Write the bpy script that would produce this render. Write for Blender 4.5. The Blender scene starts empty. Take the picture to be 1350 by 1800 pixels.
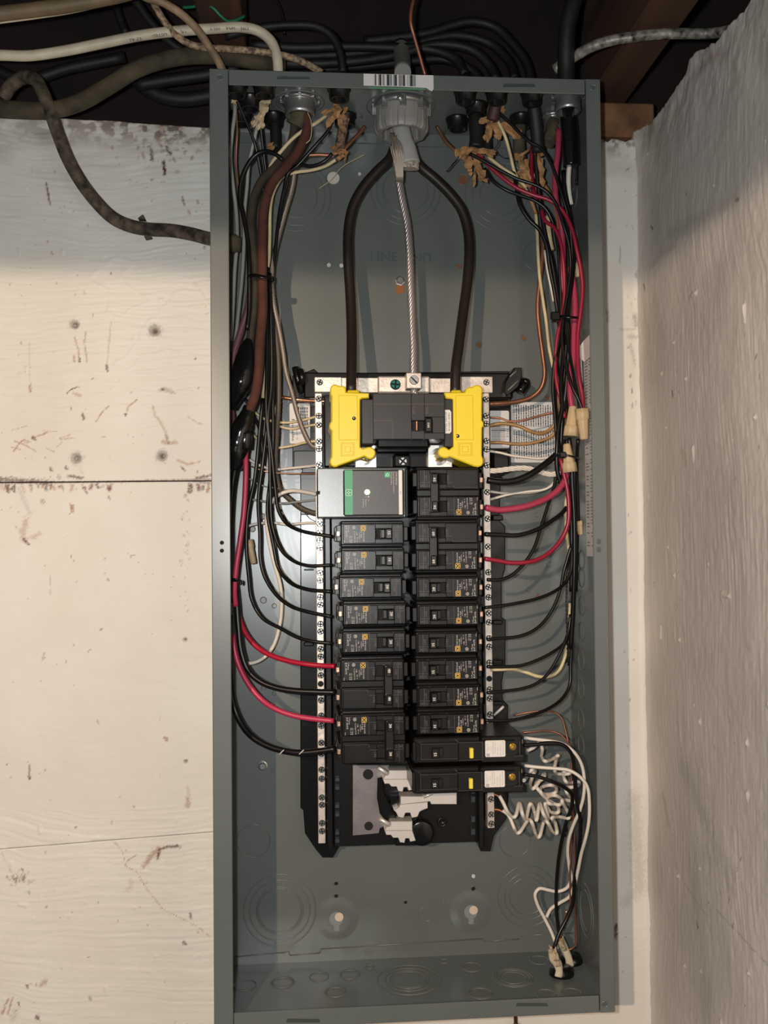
import bpy, math, random
import numpy as np
from mathutils import Vector, Matrix
random.seed(7)
C = bpy.context.scene.collection
# ------------------------------------------------------------------ camera
# panel space: x right, y up, z out of the wall towards the viewer (metres); world = (x, -z, y)
F, YAW, PIT, ROL = 1662.1, -0.0766660, -0.0263924, -0.0098152
CX, CY, CZ = 0.0892224, 0.4264752, -0.9831383
W, H, D = 0.362, 0.8619, 0.1273
def _rot(a, b, c):
    ca, sa, cb, sb, cc, sc = math.cos(a), math.sin(a), math.cos(b), math.sin(b), math.cos(c), math.sin(c)
    return (np.array([[cc,-sc,0],[sc,cc,0],[0,0,1]]) @ np.array([[1,0,0],[0,cb,-sb],[0,sb,cb]]) @ np.array([[ca,0,sa],[0,1,0],[-sa,0,ca]]))
R3 = _rot(YAW, PIT, ROL)
Ccv = np.array([CX, CY, CZ])
def _ray(px, py): return R3.T @ np.array([(px-675)/F, (py-900)/F, 1.0])
def U(px, py, h=0.0):           # point of the photo that lies h millimetres in front of the back panel
    d = _ray(px, py); t = (-h/1000 - CZ)/d[2]; p = Ccv + t*d
    return Vector((p[0], -p[1], h/1000))
def UT(px, py, y=0.0):          # on the horizontal plane at height y
    d = _ray(px, py); t = (-y - CY)/d[1]; p = Ccv + t*d
    return Vector((p[0], y, -p[2]))
def UX(px, py, x):              # on the plane x = const
    d = _ray(px, py); t = (x - CX)/d[0]; p = Ccv + t*d
    return Vector((x, -p[1], -p[2]))
def S(px, h=0.0): return px*(0.9831-h/1000)/F       # pixels to metres at height h
def w3(v): return Vector((v[0], -v[2], v[1]))

cam = bpy.data.cameras.new('camera'); camo = bpy.data.objects.new('camera', cam); C.objects.link(camo)
cam.sensor_fit = 'VERTICAL'; cam.sensor_height = 36; cam.sensor_width = 27; cam.lens = F/1800*36
cam.clip_start = 0.01; cam.clip_end = 50
def cvw(v): return Vector((v[0], v[2], -v[1]))
ax = [cvw(R3[0]), -cvw(R3[1]), -cvw(R3[2])]
m = Matrix.Identity(4)
for i in range(3):
    for j in range(3): m[j][i] = ax[i][j]
m.translation = w3((CX, -CY, -CZ)); camo.matrix_world = m
bpy.context.scene.camera = camo
# ------------------------------------------------------------------ light
sc = bpy.context.scene
sc.view_settings.view_transform = 'Standard'; sc.view_settings.look = 'None'
sc.view_settings.exposure = 0.05; sc.view_settings.gamma = 1; sc.view_settings.use_curve_mapping = False
wd = bpy.data.worlds.new('world'); sc.world = wd; wd.use_nodes = True
wd.node_tree.nodes['Background'].inputs[0].default_value = (0.80, 0.90, 1.0, 1)
wd.node_tree.nodes['Background'].inputs[1].default_value = 0.085
def lamp(name, kind, loc, energy, col, size):
    l = bpy.data.lights.new(name, kind); l.energy = energy; l.color = col; l.shadow_soft_size = size
    o = bpy.data.objects.new(name, l); C.objects.link(o); o.location = w3(loc); return o
# phone flash beside the lens
flash = lamp('phone_flash', 'POINT', (CX-0.034, -CY+0.012, -CZ+0.005), 16, (0.95, 0.98, 0.98), 0.008)
# hooded warm work lamp hanging left behind the viewer: its hood cuts the light above its own height
warm = lamp('work_lamp', 'SPOT', (-0.42, -0.115, 1.75), 58, (1.0, 0.75, 0.53), 0.012)
warm.data.spot_size = math.radians(178.5); warm.data.spot_blend = 0.015
# ------------------------------------------------------------------ materials
MATS = {}
def mat(name, col, rough=0.5, metal=0.0, bump=0.0, bscale=200, var=0.0, vscale=30, emit=None, spec=None, kind=None, coat=0, detail=4, dark=None):
    if name in MATS: return MATS[name]
    m = bpy.data.materials.new(name); m.use_nodes = True; nt = m.node_tree; b = nt.nodes['Principled BSDF']
    b.inputs['Base Color'].default_value = (*col, 1); b.inputs['Roughness'].default_value = rough; b.inputs['Metallic'].default_value = metal
    if coat: b.inputs['Coat Weight'].default_value = coat; b.inputs['Coat Roughness'].default_value = 0.12
    if spec is not None: b.inputs['Specular IOR Level'].default_value = spec
    if emit: b.inputs['Emission Color'].default_value = (*emit[0], 1); b.inputs['Emission Strength'].default_value = emit[1]
    tc = nt.nodes.new('ShaderNodeTexCoord')
    if var:
        n = nt.nodes.new('ShaderNodeTexNoise'); n.inputs['Scale'].default_value = vscale; n.inputs['Detail'].default_value = detail
        nt.links.new(tc.outputs['Object'], n.inputs['Vector'])
        r = nt.nodes.new('ShaderNodeValToRGB'); r.color_ramp.elements[0].position = .35; r.color_ramp.elements[1].position = .68
        dk = dark or tuple(c*(1-var) for c in col); lt = tuple(min(1, c*(1+var*.5)) for c in col)
        r.color_ramp.elements[0].color = (*dk, 1); r.color_ramp.elements[1].color = (*lt, 1)
        nt.links.new(n.outputs['Fac'], r.inputs['Fac']); nt.links.new(r.outputs['Color'], b.inputs['Base Color'])
    if bump:
        bp = nt.nodes.new('ShaderNodeBump'); bp.inputs['Strength'].default_value = bump; bp.inputs['Distance'].default_value = 0.0006
        if kind == 'weave':
            uv = nt.nodes.new('ShaderNodeUVMap')
            sx = nt.nodes.new('ShaderNodeSeparateXYZ'); nt.links.new(uv.outputs[0], sx.inputs[0])
            def mth(op, a, bb):
                q = nt.nodes.new('ShaderNodeMath'); q.operation = op
                for i, v in enumerate((a, bb)):
                    if v is None: continue
                    if isinstance(v, (int, float)): q.inputs[i].default_value = v
                    else: nt.links.new(v, q.inputs[i])
                return q.outputs[0]
            l = mth('MULTIPLY', sx.outputs[0], bscale*6.283); a = mth('MULTIPLY', sx.outputs[1], 6.283*7)
            s1 = mth('SINE', mth('ADD', l, a), None); s2 = mth('SINE', mth('SUBTRACT', l, a), None)
            f = mth('MAXIMUM', s1, s2); nt.links.new(f, bp.inputs['Height'])
            src = b.inputs['Base Color'].links[0].from_socket if b.inputs['Base Color'].links else None
            if src:
                mx = nt.nodes.new('ShaderNodeMixRGB'); mx.blend_type = 'MULTIPLY'; mx.inputs[0].default_value = .75
                rr = nt.nodes.new('ShaderNodeMapRange'); rr.inputs[1].default_value = -1; rr.inputs[2].default_value = 1; rr.inputs[3].default_value = .25; rr.inputs[4].default_value = 1.2
                nt.links.new(f, rr.inputs[0]); nt.links.new(src, mx.inputs[1]); nt.links.new(rr.outputs[0], mx.inputs[2]); nt.links.new(mx.outputs[0], b.inputs['Base Color'])
        else:
            n2 = nt.nodes.new('ShaderNodeTexNoise'); n2.inputs['Scale'].default_value = bscale; n2.inputs['Detail'].default_value = 5
            if kind == 'brushed':
                mp = nt.nodes.new('ShaderNodeMapping'); mp.inputs['Scale'].default_value = (1, 1, 14); nt.links.new(tc.outputs['Object'], mp.inputs[0]); nt.links.new(mp.outputs[0], n2.inputs['Vector'])
            elif kind == 'grain':
                mp = nt.nodes.new('ShaderNodeMapping'); mp.inputs['Scale'].default_value = (1, .06, 1); nt.links.new(tc.outputs['Object'], mp.inputs[0]); nt.links.new(mp.outputs[0], n2.inputs['Vector'])
                if var: nt.links.new(mp.outputs[0], n.inputs['Vector'])
            else: nt.links.new(tc.outputs['Object'], n2.inputs['Vector'])
            nt.links.new(n2.outputs['Fac'], bp.inputs['Height'])
        nt.links.new(bp.outputs[0], b.inputs['Normal'])
    MATS[name] = m; return m
PAINT = mat('grey_green_enamel', (.122,.134,.126), .30, spec=.75, bump=.03, bscale=900, var=.10, vscale=6)
BLK = mat('black_plastic', (.007,.0062,.006), .30, spec=.4, bump=.03, bscale=1400)
BLKG = mat('gloss_black_plastic', (.005,.005,.005), .22, spec=.5)
BRK = mat('breaker_case', (.010,.0088,.0083), .31, spec=.38, bump=.035, bscale=1500, var=.25, vscale=60)
MBRK = mat('main_breaker_case', (.022,.018,.016), .40, spec=.4, bump=.04, bscale=1500, var=.15, vscale=50)
HND = mat('breaker_handle', (.010,.008,.007), .3)
VOID = mat('dark_recess', (.004,.004,.004), .8)
YEL = mat('yellow_plastic', (.83,.62,.015), .42, bump=.05, bscale=800)
YELB = mat('yellow_button', (.85,.66,.06), .4)
STL = mat('zinc_steel', (.80,.74,.68), .34, .5, bump=.15, bscale=500, kind='brushed')
STLW = mat('tinned_bar', (.74,.64,.56), .42, .55, bump=.3, bscale=300, var=.2, vscale=90)
BUS = mat('grey_bus_plate', (.27,.24,.24), .38, .5, bump=.25, bscale=900, var=.15, vscale=60)
SCR = mat('screw_steel', (.75,.75,.73), .22, .9)
GRNS = mat('green_screw', (.02,.22,.17), .3, .6)
BRASS = mat('brass', (.72,.45,.10), .25, .9)
COP = mat('bare_copper', (.80,.38,.22), .30, .9, bump=.2, bscale=300, var=.3, vscale=40)
COPD = mat('tarnished_copper', (.36,.15,.09), .42, .7, bump=.2, bscale=300, var=.3, vscale=40)
TIN = mat('tinned_strand', (.34,.28,.23), .42, .6)
TIND = mat('tarnished_strand', (.13,.10,.075), .5, .5)
ALU = mat('aluminium_strand', (.46,.40,.38), .36, .65)
WBLK = mat('black_insulation', (.006,.0055,.0055), .34, spec=.4)
WBRN = mat('worn_black_insulation', (.016,.011,.009), .42)
WRED = mat('red_insulation', (.42,.008,.030), .34)
WCRI = mat('crimson_insulation', (.30,.012,.035), .36)
WPNR = mat('dusty_pink_red_insulation', (.40,.040,.085), .4)
WPNK = mat('pink_red_insulation', (.50,.035,.085), .40)
WWHT = mat('white_insulation', (.74,.66,.57), .42)
WGRY = mat('grey_insulation', (.28,.28,.26), .5)
WCRM = mat('cream_insulation', (.66,.53,.30), .5, var=.25, vscale=60)
WTAN = mat('brown_tan_insulation', (.36,.19,.065), .45, var=.25, vscale=60)
WMAU = mat('mauve_insulation', (.16,.06,.07), .5)
CLB = mat('brown_cloth_braid', (.14,.045,.028), .85, bump=.8, bscale=900, var=.35, vscale=50, kind='weave')
CLO = mat('olive_cloth_braid', (.085,.065,.038), .85, bump=.8, bscale=900, var=.4, vscale=50, kind='weave')
CLW = mat('weathered_cloth_jacket', (.075,.058,.032), .85, bump=.8, bscale=160, var=.55, vscale=45)
CLWP = mat('paint_flecked_cloth_jacket', (.10,.075,.05), .85, bump=.9, bscale=160, var=.8, vscale=110)
RUB = mat('dark_rubber_jacket', (.009,.008,.007), .6, bump=.6, bscale=120, var=.5, vscale=40)
TAPE = mat('vinyl_tape', (.006,.006,.006), .16, bump=.8, bscale=130)
NMW = mat('white_cable_jacket', (.62,.54,.40), .5, bump=.3, bscale=120, var=.22, vscale=40)
NMT = mat('dirty_tan_jacket', (.30,.20,.11), .6, bump=.4, bscale=150, var=.5, vscale=60)
NMO = mat('old_brown_jacket', (.15,.10,.052), .6, bump=.4, bscale=100, var=.5, vscale=30)
GRNW = mat('green_insulation', (.012,.16,.075), .4)
PVC = mat('grey_pvc', (.25,.235,.215), .5, bump=.2, bscale=150)
PVCS = mat('grey_cable_sheath', (.34,.335,.32), .55, bump=.2, bscale=150)
MESH = mat('woven_band', (.45,.38,.31), .6, bump=.8, bscale=900, var=.6, vscale=350)
ZNC = mat('zinc_die_cast', (.36,.36,.35), .35, .8, bump=.4, bscale=200)
ARM = mat('flaking_silver_armor', (.35,.32,.27), .5, .4, bump=.9, bscale=150, var=.95, vscale=110, dark=(.02,.018,.016))
NUT = mat('tan_wire_nut', (.58,.42,.235), .5)
KRAFT = mat('kraft_paper', (.40,.21,.085), .9, bump=.5, bscale=200, var=.4, vscale=120)
PAPW = mat('pale_jacket_scrap', (.52,.40,.25), .8, bump=.5, bscale=200, var=.3, vscale=120)
LBL = mat('paper_label', (.66,.63,.61), .5)
LBLW = mat('white_label', (.74,.68,.63), .5)
INK = mat('black_ink', (.03,.03,.035), .6)
INKB = mat('blue_grey_ink', (.13,.15,.20), .6)
INKG = mat('grey_ink', (.25,.22,.21), .6)
PRT = mat('white_print', (.62,.56,.50), .6)
PRTD = mat('dull_print', (.10,.09,.085), .6)
PRTY = mat('amber_print', (.72,.44,.07), .5)
GRN = mat('green_plastic_panel', (.04,.30,.13), .45)
GRNL = mat('light_green_print', (.45,.80,.55), .5)
GRB = mat('surge_front', (.040,.034,.032), .40, bump=.08, bscale=1800)
SIDE = mat('surge_satin_side', (.07,.078,.082), .30, spec=1.0, bump=.12, bscale=1800)
LED = mat('green_led', (.8,1,.8), .3, emit=((.55,1.0,.35), 9))
WOOD = mat('old_joist_timber', (.085,.035,.017), .8, bump=.6, bscale=60, var=.6, vscale=25, kind='grain')
WOODL = mat('rough_plate_timber', (.22,.105,.045), .8, bump=.6, bscale=60, var=.45, vscale=40, kind='grain')
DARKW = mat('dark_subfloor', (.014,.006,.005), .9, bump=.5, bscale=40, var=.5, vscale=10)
HOLEW = mat('pale_wall_behind', (.55,.52,.48), .7)
HOLEB = mat('rust_brown', (.17,.07,.03), .7)
HOLEK = mat('dark_hole', (.006,.006,.006), .9)
SEAMD = mat('dirt_in_joint', (.035,.018,.012), .95, bump=.6, bscale=300)
# ------------------------------------------------------------------ mesh builder
class MB:
    def __init__(s): s.v, s.f, s.uv, s.sm = [], [], [], []
    def add(s, vs, fs, smooth=False, uv=None):
        o = len(s.v); s.v += [Vector(v) for v in vs]; s.f += [tuple(i+o for i in f) for f in fs]
        s.sm += [smooth]*len(fs); s.uv += (uv if uv else [(0, 0)]*len(vs)); return s
    def box(s, x0, x1, y0, y1, z0, z1, c=0.0):
        if x0 > x1: x0, x1 = x1, x0
        if y0 > y1: y0, y1 = y1, y0
        if z0 > z1: z0, z1 = z1, z0
        c = min(c, (x1-x0)*.45, (y1-y0)*.45, (z1-z0)*.45)
        if c <= 0:
            vs = [(x, y, z) for z in (z0, z1) for y in (y0, y1) for x in (x0, x1)]
            return s.add(vs, [(0,2,3,1),(4,5,7,6),(0,1,5,4),(2,6,7,3),(0,4,6,2),(1,3,7,5)])
        X, Y, Z = (x0, x1), (y0, y1), (z0, z1); vs = []; idx = {}
        for i in (0, 1):
            for j in (0, 1):
                for k in (0, 1):
                    sx, sy, sz = (c if i == 0 else -c), (c if j == 0 else -c), (c if k == 0 else -c)
                    for a, p in enumerate(((X[i], Y[j]+sy, Z[k]+sz), (X[i]+sx, Y[j], Z[k]+sz), (X[i]+sx, Y[j]+sy, Z[k]))):
                        idx[(i, j, k, a)] = len(vs); vs.append(p)
        fs = []
        for i in (0, 1): fs.append([idx[(i,)+t+(0,)] for t in ((0,0),(1,0),(1,1),(0,1))][::(1 if i == 0 else -1)][::-1])
        for j in (0, 1): fs.append([idx[(t[0], j, t[1], 1)] for t in ((0,0),(1,0),(1,1),(0,1))][::(1 if j == 0 else -1)])
        for k in (0, 1): fs.append([idx[t+(k, 2)] for t in ((0,0),(1,0),(1,1),(0,1))][::(1 if k == 0 else -1)][::-1])
        for a, (b1, b2) in ((0,(1,2)),(1,(0,2)),(2,(0,1))):
            for p in (0, 1):
                for q in (0, 1):
                    def key(t):
                        r = [0,0,0]; r[a] = t; r[b1] = p; r[b2] = q; return tuple(r)
                    fs.append([idx[key(0)+(b1,)], idx[key(1)+(b1,)], idx[key(1)+(b2,)], idx[key(0)+(b2,)]])
        for i in (0, 1):
            for j in (0, 1):
                for k in (0, 1): fs.append([idx[(i, j, k, a)] for a in range(3)])
        # orient faces outwards
        cc = Vector(((x0+x1)/2, (y0+y1)/2, (z0+z1)/2)); out = []
        for f in fs:
            p = [Vector(vs[i]) for i in f]; n = (p[1]-p[0]).cross(p[2]-p[0]); mid = sum(p, Vector())/len(p)
            out.append(tuple(f) if n.dot(mid-cc) > 0 else tuple(f[::-1]))
        return s.add(vs, out)
    def prism(s, pts, z0, z1, c=0.0):        # polygon (x, y) extruded from z0 to z1, optional chamfer at z1
        a = sum(pts[i][0]*pts[(i+1) % len(pts)][1]-pts[(i+1) % len(pts)][0]*pts[i][1] for i in range(len(pts)))
        if a < 0: pts = pts[::-1]
        n = len(pts); rings = [[(p[0], p[1], z0) for p in pts]]
        if c > 0:
            ins = []
            for i in range(n):
                a_, b_, c_ = Vector(pts[i-1][:2]), Vector(pts[i][:2]), Vector(pts[(i+1) % n][:2])
                e1 = (b_-a_).normalized() if (b_-a_).length > 0 else Vector((1,0)); e2 = (c_-b_).normalized() if (c_-b_).length > 0 else e1
                nn = Vector((-e1.y-e2.y, e1.x+e2.x)); nn = nn.normalized() if nn.length > 1e-6 else Vector((-e1.y, e1.x))
                ins.append((b_.x+nn.x*c, b_.y+nn.y*c))
            rings += [[(p[0], p[1], z1-c) for p in pts], [(p[0], p[1], z1) for p in ins]]
        else: rings.append([(p[0], p[1], z1) for p in pts])
        vs = [v for r in rings for v in r]; fs = [tuple(range(n))[::-1], tuple(range((len(rings)-1)*n, len(rings)*n))]
        for k in range(len(rings)-1):
            for i in range(n):
                j = (i+1) % n; fs.append((k*n+i, k*n+j, (k+1)*n+j, (k+1)*n+i))
        return s.add(vs, fs)
    def lathe(s, p0, d, prof, n=20, rib=0, ribn=12, smooth=True):     # prof: (t along d, radius)
        p0 = Vector(p0); d = Vector(d).normalized(); u = d.orthogonal().normalized(); w = d.cross(u)
        vs, fs = [], []
        for k, (t, r) in enumerate(prof):
            for i in range(n):
                a = 2*math.pi*i/n; rr = r*(1+rib*(1 if (i*ribn//n) % 2 else -1)) if rib and 0 < k < len(prof)-1 else r
                vs.append(p0+d*t+(u*math.cos(a)+w*math.sin(a))*rr)
        for k in range(len(prof)-1):
            for i in range(n):
                j = (i+1) % n; fs.append((k*n+i, k*n+j, (k+1)*n+j, (k+1)*n+i))
        if prof[0][1] > 1e-6: fs.append(tuple(range(n))[::-1])
        if prof[-1][1] > 1e-6: fs.append(tuple(range((len(prof)-1)*n, len(prof)*n)))
        return s.add(vs, fs, smooth)
    def disc(s, c, r, z, n=20, t=0.0003, sy=1.0): 
        return s.prism([(c[0]+r*math.cos(2*math.pi*i/n), c[1]+r*sy*math.sin(2*math.pi*i/n)) for i in range(n)], z, z+t)
    def ring(s, c, r, z, w=.0006, h=.0005, n=40, axis='z', a0=0, a1=2*math.pi, el=1.0):
        vs, fs = [], []; full = abs(a1-a0) > 6.2; m = n if full else n+1
        for i in range(m):
            a = a0+(a1-a0)*i/n
            for rr, zz in ((r-w, 0), (r-w*.3, h), (r+w*.3, h), (r+w, 0)):
                x, y = rr*math.cos(a), rr*math.sin(a)*el
                if axis == 'z': vs.append((c[0]+x, c[1]+y, z+zz))
                elif axis == 'y': vs.append((c[0]+x, z+zz, c[1]+y))
                elif axis == '-y': vs.append((c[0]+x, z-zz, c[1]+y))
                else: vs.append((z-zz, c[0]+x, c[1]+y))
        for i in range(n):
            j = (i+1) % m
            for k in range(3): fs.append((i*4+k, j*4+k, j*4+k+1, i*4+k+1))
        return s.add(vs, fs, True)
    def tube(s, pts, rad, n=8, sub=5, cap=True, flat=1.0, jit=0.0):
        P, Rr = spline(pts, rad, sub)
        T = [(P[min(i+1, len(P)-1)]-P[max(i-1, 0)]).normalized() for i in range(len(P))]
        u = T[0].orthogonal().normalized()
        if flat != 1.0: u = (Vector((0,0,1))-T[0]*T[0].z).normalized()
        vs, fs, uv = [], [], []; L = 0
        for k, p in enumerate(P):
            if k: L += (p-P[k-1]).length
            u = (u-T[k]*u.dot(T[k])).normalized(); w = T[k].cross(u)
            for i in range(n):
                a = 2*math.pi*i/n; r = Rr[k]*(1+(random.uniform(-jit, jit) if jit else 0))
                vs.append(p+u*math.cos(a)*r*flat+w*math.sin(a)*r); uv.append((L, i/n))
        for k in range(len(P)-1):
            for i in range(n):
                j = (i+1) % n; fs.append((k*n+i, k*n+j, (k+1)*n+j, (k+1)*n+i))
        s.add(vs, fs, True, uv)
        if cap:
            o = len(s.v)-len(vs); s.f += [tuple(o+i for i in range(n))[::-1], tuple(o+(len(P)-1)*n+i for i in range(n))]; s.sm += [False, False]
        return s
    def mesh(s, name, material, loc=(0, 0, 0), rz=None):
        loc = Vector(loc); me = bpy.data.meshes.new(name)
        me.from_pydata([w3(v-loc) for v in s.v], [], s.f)
        me.polygons.foreach_set('use_smooth', s.sm)
        if any(s.uv):
            l = me.uv_layers.new(name='UVMap'); li = np.zeros(len(me.loops), np.int32); me.loops.foreach_get('vertex_index', li)
            l.data.foreach_set('uv', np.array(s.uv, np.float32)[li].ravel())
        me.materials.append(material); me.update(); return me
    def build(s, name, material, parent=None, label=None):
        loc = Vector(parent['_o']) if parent is not None and '_o' in parent else Vector((0, 0, 0))
        o = bpy.data.objects.new(name, s.mesh(name, material, loc)); C.objects.link(o)
        if parent is not None: o.parent = parent; o['_o'] = tuple(loc)
        if label: o['label'] = label
        return o
def spline(pts, rad, sub=5):
    P = [Vector(p) for p in pts]
    if not isinstance(rad, (list, tuple)): rad = [rad]*len(P)
    if len(P) < 3: sub = max(sub, 2)
    Q = [P[0]*2-P[1]]+P+[P[-1]*2-P[-2]]; out, ro = [], []
    for i in range(1, len(Q)-2):
        p0, p1, p2, p3 = Q[i-1:i+3]
        # centripetal-like tangents keep unevenly spaced points from overshooting
        d1 = max((p2-p1).length, 1e-6); d0 = max((p1-p0).length, 1e-6); d2 = max((p3-p2).length, 1e-6)
        m1 = ((p1-p0)/d0*d1+(p2-p1))*.5 if i > 1 else (p2-p1); m2 = ((p3-p2)/d2*d1+(p2-p1))*.5 if i < len(Q)-3 else (p2-p1)
        m1 = m1.normalized()*min(m1.length, d1*1.2) if m1.length > 0 else m1; m2 = m2.normalized()*min(m2.length, d1*1.2) if m2.length > 0 else m2
        for k in range(sub):
            t = k/sub; t2, t3 = t*t, t*t*t
            out.append(p1*(2*t3-3*t2+1)+m1*(t3-2*t2+t)+p2*(-2*t3+3*t2)+m2*(t3-t2)); ro.append(rad[i-1]*(1-t)+rad[i]*t)
    out.append(P[-1]); ro.append(rad[-1]); return out, ro
def thing(name, label, cat, loc=(0, 0, 0), group=None):
    o = bpy.data.objects.new(name, None); C.objects.link(o); o.location = w3(loc); o.empty_display_size = .01
    o['_o'] = tuple(loc); o['label'] = label; o['category'] = cat
    if group: o['group'] = group
    return o
def solo(name, mb, material, label, cat, group=None):
    c = sum(mb.v, Vector())/len(mb.v)
    o = bpy.data.objects.new(name, mb.mesh(name, material, c)); C.objects.link(o); o.location = w3(c)
    o['label'] = label; o['category'] = cat; o['_o'] = tuple(c)
    if group: o['group'] = group
    return o
def struct(name, mb, material, parent=None):
    o = mb.build(name, material, parent)
    if parent is None: o['kind'] = 'structure'
    return o
def ppts(pts): return [U(p[0], p[1], p[2]) for p in pts]
def prad(pts, dia): return [S((p[3] if len(p) > 3 else dia)/2, p[2]) for p in pts]
def wire(label, pts, dia, m, name='wire', cat='wire', n=8, sub=5, group=None, flat=1.0, jit=0.0):
    mb = MB(); mb.tube(ppts(pts), prad(pts, dia), n, sub, True, flat, jit)
    return solo(name, mb, m, label, cat, group)
def strand_mb(pts, dia, k=7, turns=0.018, sub=8, fray=0.0):
    P, Rr = spline(ppts(pts), prad(pts, dia), sub); L = [0]
    for i in range(1, len(P)): L.append(L[-1]+(P[i]-P[i-1]).length)
    T = [(P[min(i+1, len(P)-1)]-P[max(i-1, 0)]).normalized() for i in range(len(P))]
    u = T[0].orthogonal().normalized(); fr = []
    for t in T: u = (u-t*u.dot(t)).normalized(); fr.append((u.copy(), t.cross(u)))
    mb = MB()
    for s in range(k):
        q = []
        for i, p in enumerate(P):
            a = 2*math.pi*(s/k+L[i]/turns); q.append(p+(fr[i][0]*math.cos(a)+fr[i][1]*math.sin(a))*Rr[i]*(.68+random.uniform(-fray, fray)))
        mb.tube(q, [r*.42 for r in Rr], 5, 1)
    return mb
def strand(label, pts, dia, m, k=7, turns=.018, name='stranded_wire', **kw):
    return solo(name, strand_mb(pts, dia, k, turns, **kw), m, label, 'wire')
# text ------------------------------------------------------------------
_txt = {}
def _text(s):
    if s in _txt: return _txt[s]
    cu = bpy.data.curves.new('t', 'FONT'); cu.body = s; cu.size = 1; cu.resolution_u = 1; cu.align_x = 'CENTER'; cu.align_y = 'CENTER'
    ob = bpy.data.objects.new('t', cu); C.objects.link(ob); bpy.context.view_layer.update()
    me = bpy.data.meshes.new_from_object(ob.evaluated_get(bpy.context.evaluated_depsgraph_get()))
    r = ([v.co.copy() for v in me.vertices], [tuple(p.vertices) for p in me.polygons])
    bpy.data.objects.remove(ob); bpy.data.curves.remove(cu); bpy.data.meshes.remove(me); _txt[s] = r; return r
def text(mb, s, size, x, y, z, rot=0, sx=1.0, fx=None, bold=0):
    v, f = _text(s); c, q = math.cos(rot), math.sin(rot)
    if v:
        w = max(p.x for p in v)-min(p.x for p in v)
        if fx: sx = fx/(w*size)
    for k in range(1+bold):
        o = k*size*.045
        mb.add([(x+(p.x*sx*size+o)*c-p.y*size*q, y+(p.x*sx*size+o)*q+p.y*size*c, z+k*1e-5) for p in v], f)
    return mb
# ------------------------------------------------------------------ noise for the painted walls
def vnoise(x, y, seed):
    xi, yi = np.floor(x).astype(np.int64), np.floor(y).astype(np.int64); fx, fy = x-xi, y-yi
    fx, fy = fx*fx*(3-2*fx), fy*fy*(3-2*fy)
    def h(a, b):
        n = (a*374761393+b*668265263+seed*974634777) & 0xffffffff
        n = ((n ^ (n >> 13))*1274126177) & 0xffffffff
        return ((n ^ (n >> 16)) & 0xffff)/65535.0
    return (h(xi, yi)*(1-fx)+h(xi+1, yi)*fx)*(1-fy)+(h(xi, yi+1)*(1-fx)+h(xi+1, yi+1)*fx)*fy
def fbm(x, y, seed, o=4):
    r, a = 0, .5
    for k in range(o): r = r+a*vnoise(x*2**k, y*2**k, seed+k*17); a *= .5
    return r
def wall_mat(name, base, lo):
    m = bpy.data.materials.new(name); m.use_nodes = True; nt = m.node_tree; b = nt.nodes['Principled BSDF']; b.inputs['Roughness'].default_value = .55
    at = nt.nodes.new('ShaderNodeAttribute'); at.attribute_name = 'dirt'; sp = nt.nodes.new('ShaderNodeSeparateColor'); nt.links.new(at.outputs['Color'], sp.inputs[0])
    tc = nt.nodes.new('ShaderNodeTexCoord'); n = nt.nodes.new('ShaderNodeTexNoise'); n.inputs['Scale'].default_value = 7; n.inputs['Detail'].default_value = 6
    nt.links.new(tc.outputs['Object'], n.inputs['Vector'])
    r = nt.nodes.new('ShaderNodeValToRGB'); r.color_ramp.elements[0].position = .3; r.color_ramp.elements[1].position = .7
    r.color_ramp.elements[0].color = (*lo, 1); r.color_ramp.elements[1].color = (*base, 1); nt.links.new(n.outputs['Fac'], r.inputs['Fac'])
    last = r.outputs['Color']
    for ch, col in (('Green', (.30,.27,.24,1)), ('Blue', (.36,.16,.08,1)), ('Red', (.085,.016,.010,1))):
        mx = nt.nodes.new('ShaderNodeMixRGB'); mx.inputs[2].default_value = col; nt.links.new(sp.outputs[ch], mx.inputs[0]); nt.links.new(last, mx.inputs[1]); last = mx.outputs[0]
    nt.links.new(last, b.inputs['Base Color'])
    n2 = nt.nodes.new('ShaderNodeTexNoise'); n2.inputs['Scale'].default_value = 420; n2.inputs['Detail'].default_value = 4; nt.links.new(tc.outputs['Object'], n2.inputs['Vector'])
    bp = nt.nodes.new('ShaderNodeBump'); bp.inputs['Strength'].default_value = .12; bp.inputs['Distance'].default_value = .0006
    nt.links.new(n2.outputs['Fac'], bp.inputs['Height']); nt.links.new(bp.outputs[0], b.inputs['Normal']); return m
WALLM = wall_mat('old_white_wall_paint', (.80,.76,.69), (.72,.67,.59))
WALLR = wall_mat('rough_masonry_paint', (.68,.61,.545), (.54,.485,.435))
# strokes painted on the board: (px, py) polylines with half-width px, amount, channel R dark red / G grime and painted shade / B tan-brown
STK = []
def stk(pts, w, a, ch): STK.append(([U(x, y, 0) for x, y in pts], S(w), a, ch))
rs = random.Random(3)
stk([(80,320),(85,350),(88,358)], 1.6, .9, 0); stk([(287,283),(289,305)], 2.6, 1, 0); stk([(292,258),(298,268)], 3, .9, 0)
stk([(265,262),(267,280)], 3.2, .8, 0); stk([(250,268),(252,276)], 2.4, .7, 2); stk([(304,275),(307,283)], 2.2, .8, 2)
stk([(275,205),(283,225),(278,245)], 6, .55, 2); stk([(320,345),(323,358)], 2.2, .7, 0); stk([(331,370),(334,375)], 3, .6, 2); stk([(346,350),(348,357)], 1.6, .7, 2)
stk([(205,245),(212,246)], 1.4, .7, 1); stk([(196,255),(198,262)], 2, .6, 2)
stk([(150,582),(147,600),(150,618),(152,635)], 1.4, .65, 2); stk([(130,592),(136,612),(139,635)], 1.4, .6, 2); stk([(129,625),(130,634)], 2, .6, 2); stk([(138,628),(139,635)], 1.8, .9, 0)
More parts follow.
